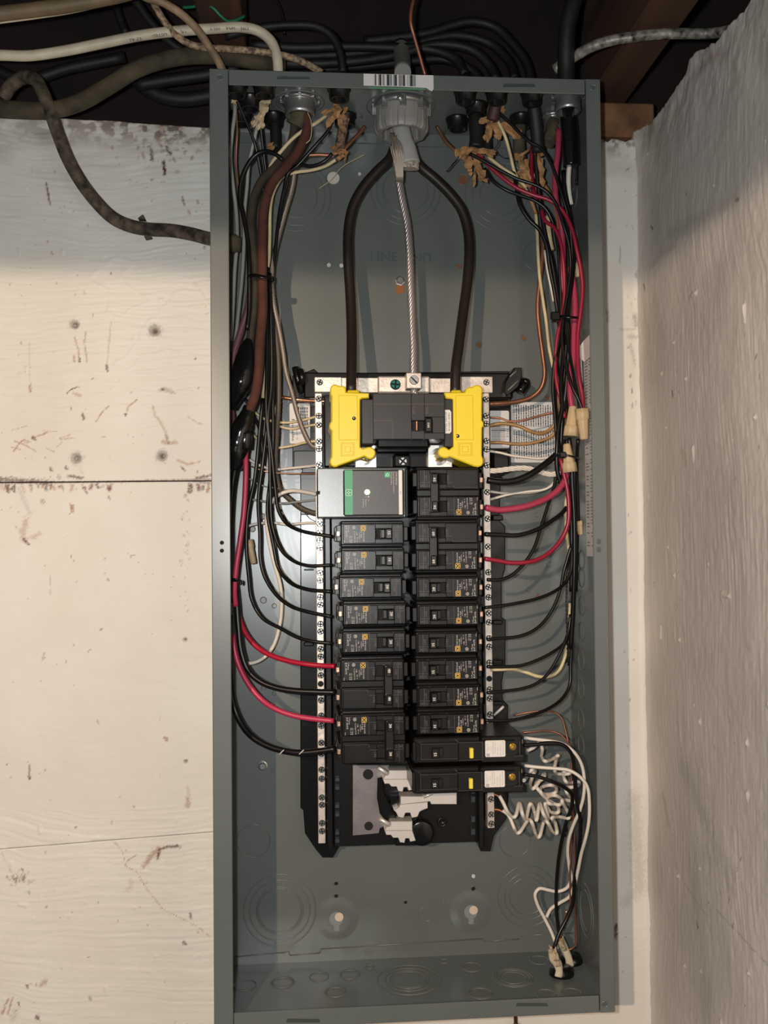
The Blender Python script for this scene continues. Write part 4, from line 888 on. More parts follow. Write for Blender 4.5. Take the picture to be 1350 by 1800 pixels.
def double(px, py, left, rating, label, gap=48.5):
    g = gap*PX/2; t = thing('double_breaker', label, 'circuit breaker', (0, 0, 0), 'double-pole breakers with tied handles'); up = -1 if left else 1
    def both(fn): return lambda k: (fn(k, g), fn(k, -g))
    def case(k): body(k, g); body(k, -g); k.box(-56*PX, 57*PX, -6*PX, 6*PX, .045, .106, .0008)
    part('case', case, BRK, t); part('moulded_line', both(lines), EDG, t); part('toggle_window', both(window), VOID, t)
    def tie(k):
        k.box(-34*PX, -19*PX, -g-11*PX, g+11*PX, .112, .1165, .0008); k.box(-32*PX, -21.5*PX, g-9*PX, g+9*PX, .112, .1205, .0008); k.box(-32*PX, -21.5*PX, -g-9*PX, -g+9*PX, .112, .1205, .0008); k.box(-18.8*PX, -17.6*PX, -g-11*PX, g+11*PX, .112, .1185, .0003)
    part('toggle', tie, HND, t); part('wire_terminal', both(terminal), BRK, t); part('wire_clamp', both(clamp), CLM, t)
    part('moulded_lettering', both(moulded), EDG, t)
    yl = -g
    part('printed_text', lambda k: printing(k, yl), PRT, t); part('square_emblem', lambda k: emblem(k, yl), PRTY, t)
    part('blank_panel', lambda k: k.box(8*PX, 50*PX, g-11*PX, g+15*PX, HB-.0003, HB+.00025, .0001), BRK, t)
    place(t, px, py, left, rating, (g, -g)); return t
double(789, 866, False, '50', 'double black breaker marked 50, top of the right column, big pink-red wire')
double(787, 960.5, False, '60', 'double black breaker marked 60, second from top of the right column')
double(656, 1204, True, '40', 'double black breaker marked 40, bright red and black wires on its left')
double(658, 1300, True, '30', 'double black breaker marked 30, lowest in the left column')
def gfci(px, py, label):
    t = thing('test_button_breaker', label, 'circuit breaker', (0, 0, 0), 'long breakers with yellow test buttons')
    def b(k, x0, x1, a0, a1, z0, z1, c=.0005): k.box(x0*PX, x1*PX, a0*PX, a1*PX, z0, z1, c)
    def case(k):
        b(k, -60, 60, -24, 22, .045, .104, .0014); b(k, -48, 18, -12.5, 13.5, .102, HB); b(k, 18, 61, -16, 15, .102, HB); b(k, -62, -56, -18, 16, .05, .108)
        b(k, 60, 134, -24, 23, .045, .108, .0014)
        for a in ((60, 120, -8, 16), ): b(k, *a, .106, .112)
        b(k, 60, 136, -22, -9, .106, .1105)
    part('case', case, BRK, t)
    def ln(k):
        for a in ((-48, 17, 13.3, 13.9), (-48, 17, -13, -12.4), (19, 61, 14.8, 15.4), (19, 61, -16.4, -15.8), (-48.4, -47.8, -12, 13), (60.3, 61, -16, 15)): b(k, *a, .1128, .1131, 0)
        for a in ((62, 120, -8.4, -7.9), (128, 128.6, -12, 14), (118, 134, -12, -11.5)): b(k, *a, .1118, .1123, 0)
    part('moulded_line', ln, EDG, t)
    part('toggle_window', lambda k: b(k, -31, 3, -8.5, 9.5, .1125, .1134, 0), VOID, t)
    def tg(k): b(k, -30, -17, -10, 8, .112, .1175, .0008); b(k, -17.5, -9, -8, 8, .112, .1155, .0006)
    part('toggle', tg, HND, t); part('test_button', lambda k: b(k, 37, 44, -12, 6, .112, .1165, .0006), YELB, t)
    def lb(k):
        r = 2.4; P = []
        for cx, cy, a0 in ((66+r, -12+r, 180), (102-r, -12+r, 270), (102-r, 17-r, 0), (66+r, 17-r, 90)):
            for j in range(5): a = math.radians(a0+j*22.5); P.append(((cx+r*math.cos(a))*PX, (cy+r*math.sin(a))*PX))
        k.prism(P, .112, .1124)
    lab = part('paper_label', lb, LBLW, t)
    def pr(k):
        for x, s_, y, w in ((98, '15A-120V AC 60HZ', 3, 24), (93.5, 'USE CU WIRE ONLY', 0, 20), (88.5, '(UL)  LISTED', -1, 14), (83.5, 'GROUND FAULT', 4, 22), (80, 'CIRCUIT BREAKER', 3, 24), (76.5, 'CLASS A', 3, 8), (72.5, 'TYPE HOM', 3, 7), (69.5, 'ISSUE NO. 44', 4, 14)):
            text(k, s_, .0012, x*PX, y*PX, .1125, math.pi/2, fx=w*PX)
        for s_ in (2.6, 1.2):
            for r in ((71-s_, 71+s_, -8.5-s_, -8.5-s_+.6), (71-s_, 71+s_, -8.5+s_-.6, -8.5+s_), (71-s_, 71-s_+.6, -8.5-s_, -8.5+s_), (71+s_-.6, 71+s_, -8.5-s_, -8.5+s_)): b(k, *r, .1124, .11255, 0)
    o = part('label_print', pr, INKG, lab)
    part('screw_recess', lambda k: b(k, 106, 124, -8, 15, .1118, .1124, 0), VOID, t)
    s_ = part('brass_screw', lambda k: k.lathe((115*PX, 5*PX, .1122), (0,0,1), [(0,.0033),(.0008,.0033),(.0014,.0022),(.0006,.0012),(.0006,0)], 14, smooth=False), BRASS, t)
    part('side_tab', lambda k: b(k, 134, 141, 2, 10, .085, .095), PAPW, t)
    p = U(px, py, 113); t.location = w3((p.x, p.y, 0)); t['_o'] = (p.x, p.y, 0)
    k = MB(); text(k, '15', .0040, 0, 0, 0, math.pi/2, bold=2); o = bpy.data.objects.new('rating_number', k.mesh('rating_number', PRT)); C.objects.link(o)
    tgo = [c for c in t.children if c.name.startswith('toggle') and 'window' not in c.name][0]; o.parent = tgo; o.location = (-24*PX, -.1177, -3*PX)
gfci(788, 1321, 'upper of two long black breakers with yellow button and white label')
gfci(787, 1374.5, 'lower of two long black breakers with yellow button and white label, last in column')
# ------------------------------------------------------------------ paper labels
def rlabel(name, label, x0, x1, y0, y1, h, mt=LBL, r=3):
    k = MB(); a, b = U(x0, (y0+y1)/2, h), U(x1, (y0+y1)/2, h); t0, t1_ = U((x0+x1)/2, y0, h).y, U((x0+x1)/2, y1, h).y; R_ = S(r); P = []
    for cx, cy, a0 in ((a.x+R_, t1_+R_, 180), (b.x-R_, t1_+R_, 270), (b.x-R_, t0-R_, 0), (a.x+R_, t0-R_, 90)):
        for j in range(4): an = math.radians(a0+j*30); P.append((cx+R_*math.cos(an), cy+R_*math.sin(an)))
    t = thing(name, label, 'label', ((a.x+b.x)/2, (t0+t1_)/2, h/1000)); k.prism(P, h/1000, h/1000+.0003); k.build('paper', mt, t); return t, a.x, b.x, t1_, t0, h/1000+.0003
t, x0, x1, y0, y1, z = rlabel('instruction_label', 'white instruction label dense with small sideways print, right of the breaker base', 897, 988, 707, 813, .2)
for nm, mt, prob in (('printed_text', INK, 0), ('faint_text', INKB, 1)):
    k = MB(); n = 19
    for i in range(n):
        if (i*7 % 3 == 0) != bool(prob): continue
        xc = x0+.0035+(x1-x0-.006)*i/n
        for ya, yb in ((y1-.003, y1-.026), (y1-.030, y0+.004)):
            y = ya-random.choice((0, 0, .001))
            while y > yb:
                w = random.uniform(.0008, .0032); k.box(xc, xc+.00115, max(y-w, yb), y, z, z+.0001); y -= w+.0005
    o = k.build(nm, mt, t); o['kind'] = 'stuff'
t, x0, x1, y0, y1, z = rlabel('barcode_label', 'white label with grey bar code beside the right neutral bar', 860, 895, 722, 788, 16, LBL)
k = MB(); y = y1-.0135
for w, g in ((.0022,.0005),(.0012,.001),(.0008,.0006),(.0018,.0008),(.0006,.0009),(.0006,.0009),(.0006,.0009),(.0008,.0012),(.0006,.0009),(.0006,.001)): k.box(x0+.0022, x1-.0042, y-w, y, z, z+.0002); y -= w+g
k.build('bar_code', INKG, t); k = MB(); text(k, 'EAV7754', .0030, x1-.0022, (y0+y1)/2+.001, z+.0001, -math.pi/2, fx=.018); k.build('printed_text', INKB, t)
t, x0, x1, y0, y1, z = rlabel('small_print_label', 'small white label with black sideways print, left of the left neutral bar', 509, 545, 709, 780, 22.2, LBLW)
k = MB()
for i in range(5): 
    for s_ in range(7): k.box(x1-.0035-i*.0021, x1-.0024-i*.0021, y1-.0065-s_*.0032, y1-.004-s_*.0032+random.uniform(-.0006, .0004), z, z+.0002)
text(k, 'Fhomeline', .0042, x0+.0035, y0+.014, z+.0001, -math.pi/2, fx=.022, bold=1); text(k, 'Schneider CE', .002, x0+.0075, y0+.011, z+.0001, -math.pi/2, fx=.014)
k.build('printed_text', INK, t)
# ------------------------------------------------------------------ cable entries in the top of the box
def bushing(px, py, label, r=20, hang=.011):
    p = UT(px, py, -T); R_ = S(r, p.z*1000); k = MB()
    k.lathe((p.x, -T, p.z), (0, -1, 0), [(0, R_*1.12), (.002, R_*1.12), (.003, R_), (hang, R_*.92), (hang, R_*.62), (.002, R_*.6), (.002, 0)], 22)
    return solo('cable_bushing', k, BLK, label, 'bushing', 'black plastic bushings in the top of the box')
for x, y, s_ in ((415,148,'far left, nearest the viewer'),(464,148,'second along the front row from the left'),(440,172,'left, just behind the front row'),(424,200,'left, rearmost, behind the thin black wires'),(481,203,'left, beside the large metal connector'),
              (596,155,'holding the paper-wrapped cable left of centre'),(606,203,'rear, left of centre behind paper'),(818,160,'front row, first right of centre'),(837,184,'with dark cable, right of centre'),(804,209,'small and empty, rear row right of centre'),
              (873,160,'front row, above the torn brown paper on the right'),(935,163,'front row, second from the right end'),(916,205,'rear row, near the right bundle')):
    bushing(x, y, 'black bushing in the box top, '+s_, 19)
def connector(px, py, r, label, hang=.016):
    p = UT(px, py, -T); R_ = S(r, p.z*1000); t = thing('metal_connector', label, 'cable connector', (p.x, -T, p.z)); k = MB()
    k.lathe((p.x, -T, p.z), (0, -1, 0), [(0, R_*1.2), (.003, R_*1.2), (.003, R_)]+[(.003+i*.0011, R_*(1 if i % 2 else .95)) for i in range(int((hang-.003)/.0011))]+[(hang, R_*.96), (hang, R_*.8), (.002, R_*.8)], 26); k.build('threaded_sleeve', ZNC, t)
    k = MB()
    for i in range(8): a = i*math.pi/4; k.box(p.x+R_*1.2*math.cos(a)-.0015, p.x+R_*1.2*math.cos(a)+.0015, -T-.0035, -T-.0003, p.z+R_*1.2*math.sin(a)-.0015, p.z+R_*1.2*math.sin(a)+.0015, .0004)
    k.build('locknut_tooth', ZNC, t)
connector(527, 176, 27, 'round metal threaded connector passing the brown cloth cables, top left')
connector(998, 168, 24, 'metal threaded connector around the black jacket, top right corner'); connector(972, 204, 18, 'smaller metal threaded connector behind the black jacket, top right')
# big grey plastic bushing with the service cable
p = UT(705, 186, -T); R_ = S(47, p.z*1000); t = thing('conduit_bushing', 'large ribbed grey plastic conduit bushing hanging from the centre of the box top', 'bushing', (p.x, -T, p.z))
k = MB(); k.lathe((p.x, -T, p.z), (0, -1, 0), [(.006, R_), (.023, R_), (.026, R_*.98), (.029, R_*.92), (.029, R_*.76), (.016, R_*.74), (.008, R_*.74)], 96, rib=.022, ribn=24, smooth=False); k.build('bushing_ring', PVC, t)
k = MB(); k.lathe((p.x, -T, p.z), (0, -1, 0), [(0, R_*1.08), (.004, R_*1.08), (.0062, R_*.98), (.0062, 0)], 32); 
for i in range(9): a = i*math.tau/9+.2; k.box(p.x+R_*1.03*math.cos(a)-.003, p.x+R_*1.03*math.cos(a)+.003, -T-.012, -T-.0005, p.z+R_*1.03*math.sin(a)-.0015, p.z+R_*1.03*math.sin(a)+.0015, .0005)
k.build('locknut', ZNC, t); k = MB(); a = U(703, 172, 93); k.lathe(a, (0,-.2,1), [(0,.0032),(.0015,.0032),(.002,0)], 14); k.build('set_screw', SCR, t)
hz = p.z*1000
t = thing('service_cable', 'flattened grey service cable end with woven band inside the grey bushing', 'cable', tuple(U(712, 250, hz)))
k = MB(); k.tube(ppts([(702,170,hz),(704,215,hz),(708,240,hz+3),(713,262,hz+5),(719,288,hz+6)]), [S(a, 60) for a in (16,16,16,19,20)], 14, 5, flat=.62); k.build('grey_sheath', PVCS, t)
k = MB(); k.tube(ppts([(717,276,hz+5),(720,293,hz+6),(720,297,hz+6)]), [S(18,60), S(17.4,60), S(17,60)], 12, 3, flat=.60); k.build('woven_band', MESH, t)
k = MB()
for i in range(14):
    x = 684+i*1.6; k.tube(ppts([(690+random.uniform(-6,8), 232+random.uniform(0,10), hz+14), (x+2, 258+random.uniform(-3,3), hz+16), (694+i*1.1, 290, hz+10), (698+i*.8, 320, hz+4)]), .0005, 4, 3)
k.build('loose_strand', TIN, t)
B3 = 'service conductor'
wire('thick black service conductor curving down to the left yellow cover', [(694,258,46),(686,278,48),(662,302,48),(638,330,48),(621,362,48),(613,400,48),(612,450,50),(616,520,56),(618,580,66),(618,640,80),(617,690,90)], 18.5, WBRN, 'service_conductor', 'cable', 14)
wire('thick black service conductor curving down to the right yellow cover', [(722,270,46),(738,292,48),(765,315,48),(790,340,48),(811,368,48),(822,402,48),(825,440,50),(822,490,56),(814,550,66),(806,610,78),(801,650,86),(800,692,90)], 18.5, WBRN, 'service_conductor', 'cable', 14)
strand('bare aluminium neutral conductor of twisted strands down the centre', [(694,270,50),(701,315,46),(708,355,46),(716,395,46),(720,440,48),(722,500,50),(724,550,50),(727,610,54),(727,660,57),(728,694,57)], 13.5, ALU, 7, .03, name='neutral_conductor')
# ------------------------------------------------------------------ left bundle
L = wire
L('grey sheathed wire running straight down the left inner wall', [(411,165,86),(413,195,70),(408,235,55),(405,275,45),(409,320,42),(415,370,40),(417,420,40),(413,470,40),(410,530,40),(406,600,42)], 7, WGRY, name='sheathed_wire')
L('thin glossy dark wire beside the grey wire at the left inner wall', [(415,190,72),(417,230,58),(415,280,48),(418,320,44),(424,370,42),(428,420,44)], 3.4, COPD)
L('straight thin black wire slanting from the far left bushing into the bundle', [(413,168,90),(430,208,78),(447,250,66),(456,290,58),(462,330,50),(465,400,46),(466,470,46)], 5.5, WBLK)
L('cream white wire hanging from the pale torn sheath, top left', [(452,222,70),(444,258,62),(437,290,55),(434,330,50),(430,370,46),(429,420,44),(426,480,42),(418,560,42),(409,640,44)], 6.5, WGRY)
L('thin black wire out of the pale torn sheath, top left', [(458,222,72),(461,250,66),(466,290,58),(470,330,52),(469,400,48),(470,470,48),(472,560,46)], 5, WBLK)
L('black wire arching over the top of the brown cloth cables', [(497,281,80),(482,270,80),(466,266,78),(450,272,76),(434,292,74),(423,322,72),(422,352,70),(429,385,70),(436,430,70),(438,480,72),(438,540,72),(434,580,72)], 8, WBLK)
L('olive grey woven cloth cable, left of the brown one', [(520,205,60),(512,250,58),(486,290,58),(460,318,58),(446,350,60),(441,385,60),(444,430,62),(449,475,62),(447,530,64),(442,580,66),(437,612,68)], 15, CLO, name='cloth_cable', cat='cable', n=12)
L('reddish brown woven cloth cable curving from the round metal connector', [(533,190,66),(540,222,66),(528,258,68),(503,292,70),(478,322,70),(465,358,70),(461,410,70),(461,480,70),(462,540,72),(457,600,74),(455,650,76),(448,695,78),(438,722,78)], 17, CLB, name='cloth_cable', cat='cable', n=14)
L('yellow-cream cloth wire descending from the torn paper to behind the brown cable', [(574,203,66),(556,216,66),(532,230,66),(512,246,64),(494,266,62),(478,286,60),(472,302,58)], 6.5, WCRM)
L('cream wire passing low behind the brown cable from the torn paper', [(590,281,66),(572,292,62),(548,299,58),(520,303,54),(498,310,50),(484,330,48),(477,352,48),(474,420,48),(470,600,48),(462,700,48)], 6, WCRM)
L('black wire from the upper torn paper looping down behind the brown cable', [(588,198,72),(579,226,70),(560,250,68),(542,270,64),(522,292,60),(506,306,56),(499,335,54),(492,370,52),(487,410,52),(483,450,52),(477,490,54),(474,560,56),(473,640,56),(471,700,58),(468,760,60),(461,820,60),(454,880,58),(457,940,56),(458,985,56),(466,1015,58),(486,1046,64),(512,1066,72),(540,1075,80),(584,1084,88)], 6.6, WBLK)
L('black wire leaving the lower torn paper in a sagging bend', [(584,270,70),(570,284,68),(548,292,64),(524,290,60),(510,300,56),(503,330,52),(495,365,50),(490,410,48),(480,450,50),(476,480,52),(480,560,54),(482,640,56),(480,700,58),(480,780,60),(474,850,60),(470,900,58),(480,955,58),(490,1000,60),(510,1024,68),(536,1035,78),(584,1040,88)], 6.6, WBLK)
L('thin black wire through the left bundle to the second left breaker', [(470,470,56),(470,560,60),(469,640,62),(468,720,64),(474,800,64),(475,860,64),(479,925,64),(494,966,68),(514,985,74),(540,994,82),(584,993,88)], 6.2, WBLK)
L('black wire through the left bundle to the breaker just below the surge protector', [(474,480,60),(477,580,62),(477,680,62),(471,740,64),(478,800,64),(484,860,66),(490,898,68),(504,920,72),(526,932,80),(552,938,86),(584,943,90)], 6.8, WBLK)
L('black wire peeling off lowest from the left bundle to the lowest left single breaker', [(462,700,62),(456,760,62),(448,840,60),(436,900,58),(433,960,58),(437,1012,58),(443,1055,58),(461,1086,62),(492,1104,70),(522,1120,78),(548,1127,84),(584,1131,88)], 6.4, WBLK)
strand('bare tinned stranded wire slanting to the left neutral bar', [(519,292,50),(514,330,48),(504,365,48),(493,405,48),(483,445,50),(478,480,54),(481,530,56),(490,575,56),(497,615,54),(503,655,52),(513,690,50),(522,725,46),(534,760,42),(548,784,38),(558,789,36)], 8, TIN, 7, .016)
strand('thick dark stranded wire hanging down to the surge protector corner', [(474,495,52),(482,560,52),(488,610,52),(490,650,50),(490,700,48),(487,760,46),(485,810,44),(488,845,42),(497,866,42),(512,880,40),(530,894,38),(548,901,36),(558,903,36)], 9.5, TIND, 7, .018)
L('bare copper rod stub ending in the air left of the grey bushing', [(538,273,62),(560,272,62),(584,272,62),(604,262,62),(620,246,60),(634,232,58),(641,222,57)], 7, COPD, name='copper_wire')
L('thick bare copper wire across to the left neutral bar top', [(486,697,34),(500,699,36),(520,702,38),(540,704,37),(556,705,36),(582,706,36)], 6.5, COP, name='copper_wire')
L('mauve wire behind the upper black tape splice', [(441,500,52),(436,540,52),(424,580,50),(412,620,50),(405,660,50)], 12, WMAU)
L('mauve wire below the upper black tape splice', [(404,700,52),(408,740,50),(404,790,48)], 11, WMAU)
def tape(pts, label, seed):
    random.seed(seed); k = MB(); P = ppts(pts); Rr = [S(p[3]/2, p[2]) for p in pts]; k.tube(P, Rr, 14, 5, jit=.05); return solo('tape_splice', k, TAPE, label, 'tape splice')
tape([(437,596,70,12),(434,612,70,26),(430,640,72,38),(424,668,74,42),(416,690,72,34),(412,706,70,20),(410,718,66,12)], 'glossy black taped splice, upper of the two at the left', 5)
tape([(438,714,76,18),(434,730,76,26),(426,750,76,36),(418,775,74,44),(414,800,72,42),(410,822,68,30)], 'glossy black taped splice with boxy end, lower of the two at the left', 6)
k = MB(); k.tube(ppts([(430,758,80,20),(429,776,80,20),(428,788,78,20)]), S(14, 78), 8, 3, flat=.6); solo('tape_splice', k, TAPE, 'square black taped wire end above the pink-red wire', 'tape splice')
L('pink-red wire falling from the tape splice along the left flange', [(431,786,74),(432,820,76),(431,860,76),(428,905,76),(422,950,76),(415,1000,76),(412,1040,74),(414,1065,70)], 9.5, WPNK)
L('black shiny cable at the far left edge below the tape splice', [(416,812,70),(409,850,66),(405,900,62),(403,960,60),(403,1010,60),(406,1060,62)], 11, WBLK, name='cable', cat='cable')
L('thick black cable crossing to the lower pole of the 40 breaker', [(412,1020,62),(416,1060,66),(419,1100,68),(424,1145,70),(436,1178,72),(458,1198,76),(486,1209,80),(516,1214,84),(552,1216,88),(590,1217,92)], 11, WBLK)
L('bright red wire crossing to the upper pole of the 40 breaker', [(413,1050,58),(420,1085,60),(431,1112,64),(449,1135,68),(474,1151,74),(504,1161,80),(536,1167,86),(566,1170,90),(589,1171,94)], 9, WRED)
L('pink-red wire curving to the upper pole of the 30 breaker', [(409,1115,62),(413,1145,64),(421,1172,66),(437,1203,70),(460,1230,74),(486,1247,80),(514,1257,84),(546,1263,88),(587,1267,92)], 9.5, WPNK)
L('lowest black cable on the left with white stripe, to the 30 breaker', [(404,1080,50),(402,1140,50),(404,1190,52),(408,1230,56),(419,1262,60),(437,1289,66),(462,1307,72),(492,1318,78),(524,1323,84),(556,1321,88),(590,1316,92)], 11.5, WBLK)
for x, y in ((495,1322),(530,1322)):
    a, b = U(x-4, y+4, 88), U(x+4, y-4, 88); k = MB(); k.tube([a, b], .0006, 5, 1); solo('wire_stripe', k, PRT, 'short white spiral mark on the lowest black cable, '+('nearer the flange' if x < 500 else 'nearer the breakers'), 'wire marking')
L('long white wire bowing down the lower left beside the breakers', [(556,869,44),(536,865,48),(510,863,52),(490,870,52),(476,885,50),(469,905,48),(472,945,44),(482,990,42),(493,1030,40),(495,1066,38),(491,1102,36),(479,1138,34),(461,1158,34),(440,1166,36),(420,1163,38)], 6.8, WWHT)
for pts, dia, mt, lb in (([(440,718,40),(462,735,40),(482,741,40),(505,743,40),(530,739,38),(557,732,36)], 4.6, WCRM, 'cream wire to the left neutral bar, upper one of a close pair'),
    ([(478,742,42),(494,750,42),(512,754,42),(534,750,38),(557,746,36)], 4.6, WCRM, 'cream wire to the left neutral bar, lower one of a close pair'),
    ([(446,765,40),(462,782,42),(488,787,42),(512,784,42),(536,778,38),(557,775,36)], 4.6, WCRM, 'cream wire to the left neutral bar just below the small label'),
    ([(438,808,44),(456,818,44),(482,825,44),(510,823,42),(540,820,40),(557,818,36)], 4.8, WWHT, 'pinkish white wire to the left neutral bar above the surge protector'),
    ([(442,820,46),(468,829,46),(500,832,44),(530,833,42),(558,833,38)], 2.6, COP, 'thin bare copper wire just above the surge protector'),
    ([(436,840,44),(452,850,44),(470,856,44),(486,858,44),(510,862,42)], 2.2, WGRY, 'hair-thin bare wire crossing the left bundle'),
    ([(438,877,44),(462,881,44),(492,885,44),(525,882,42),(558,878,40)], 4.0, WGRY, 'grey-tan wire behind the left bundle at surge protector height'),
    ([(432,926,40),(450,921,40),(480,919,40),(505,922,40),(530,920,38),(558,919,36)], 4.6, WWHT, 'pinkish white wire to the left neutral bar below the surge protector'),
    ([(536,902,30),(545,912,30),(558,918,30)], 1.2, TIND, 'single stray strand near the surge protector corner'),
    ([(430,700,54),(441,724,54),(454,750,56),(461,790,58),(459,840,58)], 4.4, WBLK, 'thin black wire emerging beside the lower end of the brown cloth cable'),
    ([(640,272,30),(600,295,20),(582,316,14),(560,332,8)], 1.2, WCRM, 'loose pale fibre hanging near the upper white hole')):
    L(lb, pts, dia, mt, name='thin_wire' if dia < 3 else 'wire')
def tie(pts, dia, label, head=None, hr=(9, 12)):
    t = thing('cable_tie', label, 'cable tie', tuple(U(*pts[0]))); k = MB(); k.tube(ppts(pts), S(dia/2, 70), 8, 4, flat=.45); k.build('strap', BLKG, t)
    if head: k = MB(); a = U(*head); k.box(a.x-S(hr[0]/2, 70), a.x+S(hr[0]/2, 70), a.y-S(hr[1]/2, 70), a.y+S(hr[1]/2, 70), a.z-.004, a.z+.004, .0012); k.build('tie_head', BLKG, t)
tie([(436,488,60),(440,484,76),(450,484,82),(464,487,84),(476,489,78),(478,494,62)], 8, 'black cable tie round the brown and olive cloth cables', (478,492,70), (9, 10))
tie([(404,1018,62),(408,1019,84),(416,1020,86),(421,1021,72)], 7, 'black cable tie round the pink-red wire by the left flange', (424,1024,72), (5, 9))
# old cable connector through the left side of the box
a, b = UX(398, 408, T+.001), None; cz = .045; pc = U(402, 428, 45); t = thing('side_connector', 'dark cable end and locknut entering through the left side wall', 'cable connector', (T, pc.y, cz))
k = MB(); k.lathe((T+.0002, pc.y, cz), (1,0,0), [(0,.0135),(.003,.0135),(.003,.011),(.007,.0105),(.007,0)], 22); k.build('locknut', ZNC, t)
k = MB(); k.tube([(T+.007, pc.y, cz), (.014, pc.y, cz), (.022, pc.y-.001, cz)], [.0085, .009, .0075], 12, 4, jit=.12); k.build('frayed_jacket', CLW, t)
# ------------------------------------------------------------------ wire nuts
def nut(x0, y0, x1, y1, h, r0, r1, label, tilt=0):
    a, b = U(x0, y0, h), U(x1, y1, h+tilt); d = b-a; n_ = d.length; t = thing('wire_nut', label, 'wire nut', tuple(a), 'tan wire nuts'); k = MB()
    k.lathe(a, d, [(0, S(r0*.7, h)), (0, S(r0, h)), (n_*.32, S(r0*.93, h)), (n_*.36, S(r0*.78, h)), (n_*.40, S(r0*.76, h)), (n_*.96, S(r1, h)), (n_, S(r1*.8, h)), (n_, 0)], 28, rib=.035, ribn=14); k.build('body', NUT, t); return t
nut(1003,767, 1007,714, 86, 13.5, 7, 'tan wire nut, wide end down, upper left of the three at the right')
nut(1023,719, 1027,773, 94, 13, 7.5, 'tan wire nut, wide end up, next to the right flange')
nut(1002,830, 996,780, 88, 13, 6.5, 'tan wire nut held under the cable tie, lowest of the three')
nut(1016,916, 1021,940, 60, 8, 4.5, 'small tan wire nut half hidden low on the right side wall')
nut(437,949, 446,991, 42, 7.5, 5, 'slim tan wire nut at the left, beside the pink-red wire')
nut(1012,462, 1016,487, 50, 6, 4.5, 'small pale wire nut behind the red wires, upper right')
# ------------------------------------------------------------------ right bundle
L('thick bare copper rod down the right side and across to the right neutral bar', [(926,300,40),(941,330,38),(951,370,38),(955,410,38),(953,455,38),(948,500,38),(945,540,38),(948,580,38),(954,625,38),(957,660,38),(951,682,36),(934,698,34),(908,706,34),(880,709,36),(860,710,37)], 8, COPD, name='copper_wire')
L('cream wire running down beside the copper rod, left edge of the right bundle', [(875,213,72),(888,240,68),(897,272,62),(906,306,56),(926,336,50),(940,368,46),(944,405,44),(946,450,44),(949,490,44),(954,525,44),(960,565,44),(965,610,44),(972,646,44)], 6, WCRM)
L('thick pink-red wire from the small metal connector down the right bundle', [(982,228,66),(981,262,68),(976,310,68),(977,350,68),(985,385,66),(989,430,64),(989,470,64),(988,520,62)], 11, WPNR)
L('thick pink-red wire through the cable tie to the upper wire nut', [(1003,470,62),(1009,510,66),(1011,545,70),(1009,580,72),(1008,620,76),(1004,655,80),(1002,690,84),(1006,722,86)], 11, WPNR)
L('bright red wire crossing from the torn paper over the right bundle', [(838,272,70),(856,288,72),(880,310,74),(908,330,76),(938,343,78),(966,352,80),(990,372,82),(1005,402,84),(1014,440,84),(1021,475,84),(1024,505,84),(1021,545,84),(1016,585,84),(1015,625,86),(1018,665,90),(1024,700,92),(1024,722,94)], 7.5, WCRI)
L('red wire swinging in behind the black wires at the upper right', [(936,330,50),(950,362,56),(958,388,62),(974,400,66),(985,425,68),(990,460,68),(992,500,66),(990,545,66),(980,590,66),(976,635,66),(978,670,68),(986,705,70),(993,735,72)], 7, WCRI)
L('short red wire behind the torn brown paper at the upper right', [(936,250,48),(934,280,48),(935,310,50),(938,340,50)], 7, WCRI)
L('black wire laid over the red one from the torn paper on the right', [(826,270,76),(850,283,78),(880,300,80),(910,315,82),(940,325,84),(962,338,84),(978,360,84),(990,395,84),(1000,430,82),(1003,470,80),(1000,500,80),(994,535,80),(990,560,80),(988,600,82),(994,640,86),(1006,680,92),(1018,705,94),(1024,722,94)], 6.4, WBLK)
L('thin black wire slanting from the torn brown paper near the right bushings', [(876,198,72),(896,216,74),(915,235,76),(932,250,78),(950,260,80),(966,282,82),(978,312,82),(988,345,82),(998,378,80),(1004,420,76),(1006,470,72),(1002,520,72),(996,560,72),(1000,610,76),(1008,660,86),(1016,700,92),(1019,722,94)], 6, WBLK)
L('black wire sagging below the red wire from the torn paper on the right', [(852,296,62),(866,318,64),(890,334,66),(916,344,66),(938,352,66),(958,366,66),(972,392,64),(980,430,64),(984,480,64),(986,540,64),(982,600,66),(974,640,66),(972,690,66),(976,740,68),(979,800,70),(975,850,72),(962,892,76),(950,930,80),(938,965,84),(920,992,86),(898,1012,88),(880,1019,90),(856,1019,92)], 6.4, WBLK)
L('black wire, leftmost of the upper right bundle', [(903,300,56),(908,330,58),(914,360,60),(930,386,60),(948,404,60),(960,430,60),(966,470,58),(974,510,58),(980,550,58),(984,590,60),(978,640,60),(975,700,62),(980,750,66),(984,800,70),(985,850,70)], 7.5, WBLK)
L('black wire close beside the pink-red wire, upper right', [(938,215,70),(940,260,66),(944,310,62),(950,360,58),(958,410,56),(970,460,56),(980,520,58),(988,560,62),(990,620,66),(986,680,72),(988,715,76),(982,750,78),(979,785,80),(980,830,78),(990,856,76),(1002,862,74)], 8, WBLK)
L('black wire along the big black jacket, upper right', [(990,300,66),(994,340,66),(1000,370,66),(1006,410,66),(1008,450,66),(1004,500,68),(998,545,70),(1000,590,72),(998,640,72),(994,690,72),(988,740,70),(985,800,66)], 9, WBLK)
L('big black jacket hanging from the metal connector in the top right corner', [(998,178,84),(1000,210,82),(1003,245,80),(1004,270,78),(1005,292,76)], 31, TAPE, name='black_jacket', cat='cable', n=16)
L('white wire leaving the end of the big black jacket', [(1005,270,74),(1000,300,70),(1000,335,66),(1004,360,64)], 9, WWHT)
L('black tail of the big black jacket', [(1012,270,80),(1014,300,78),(1013,325,76)], 5, WBLK)
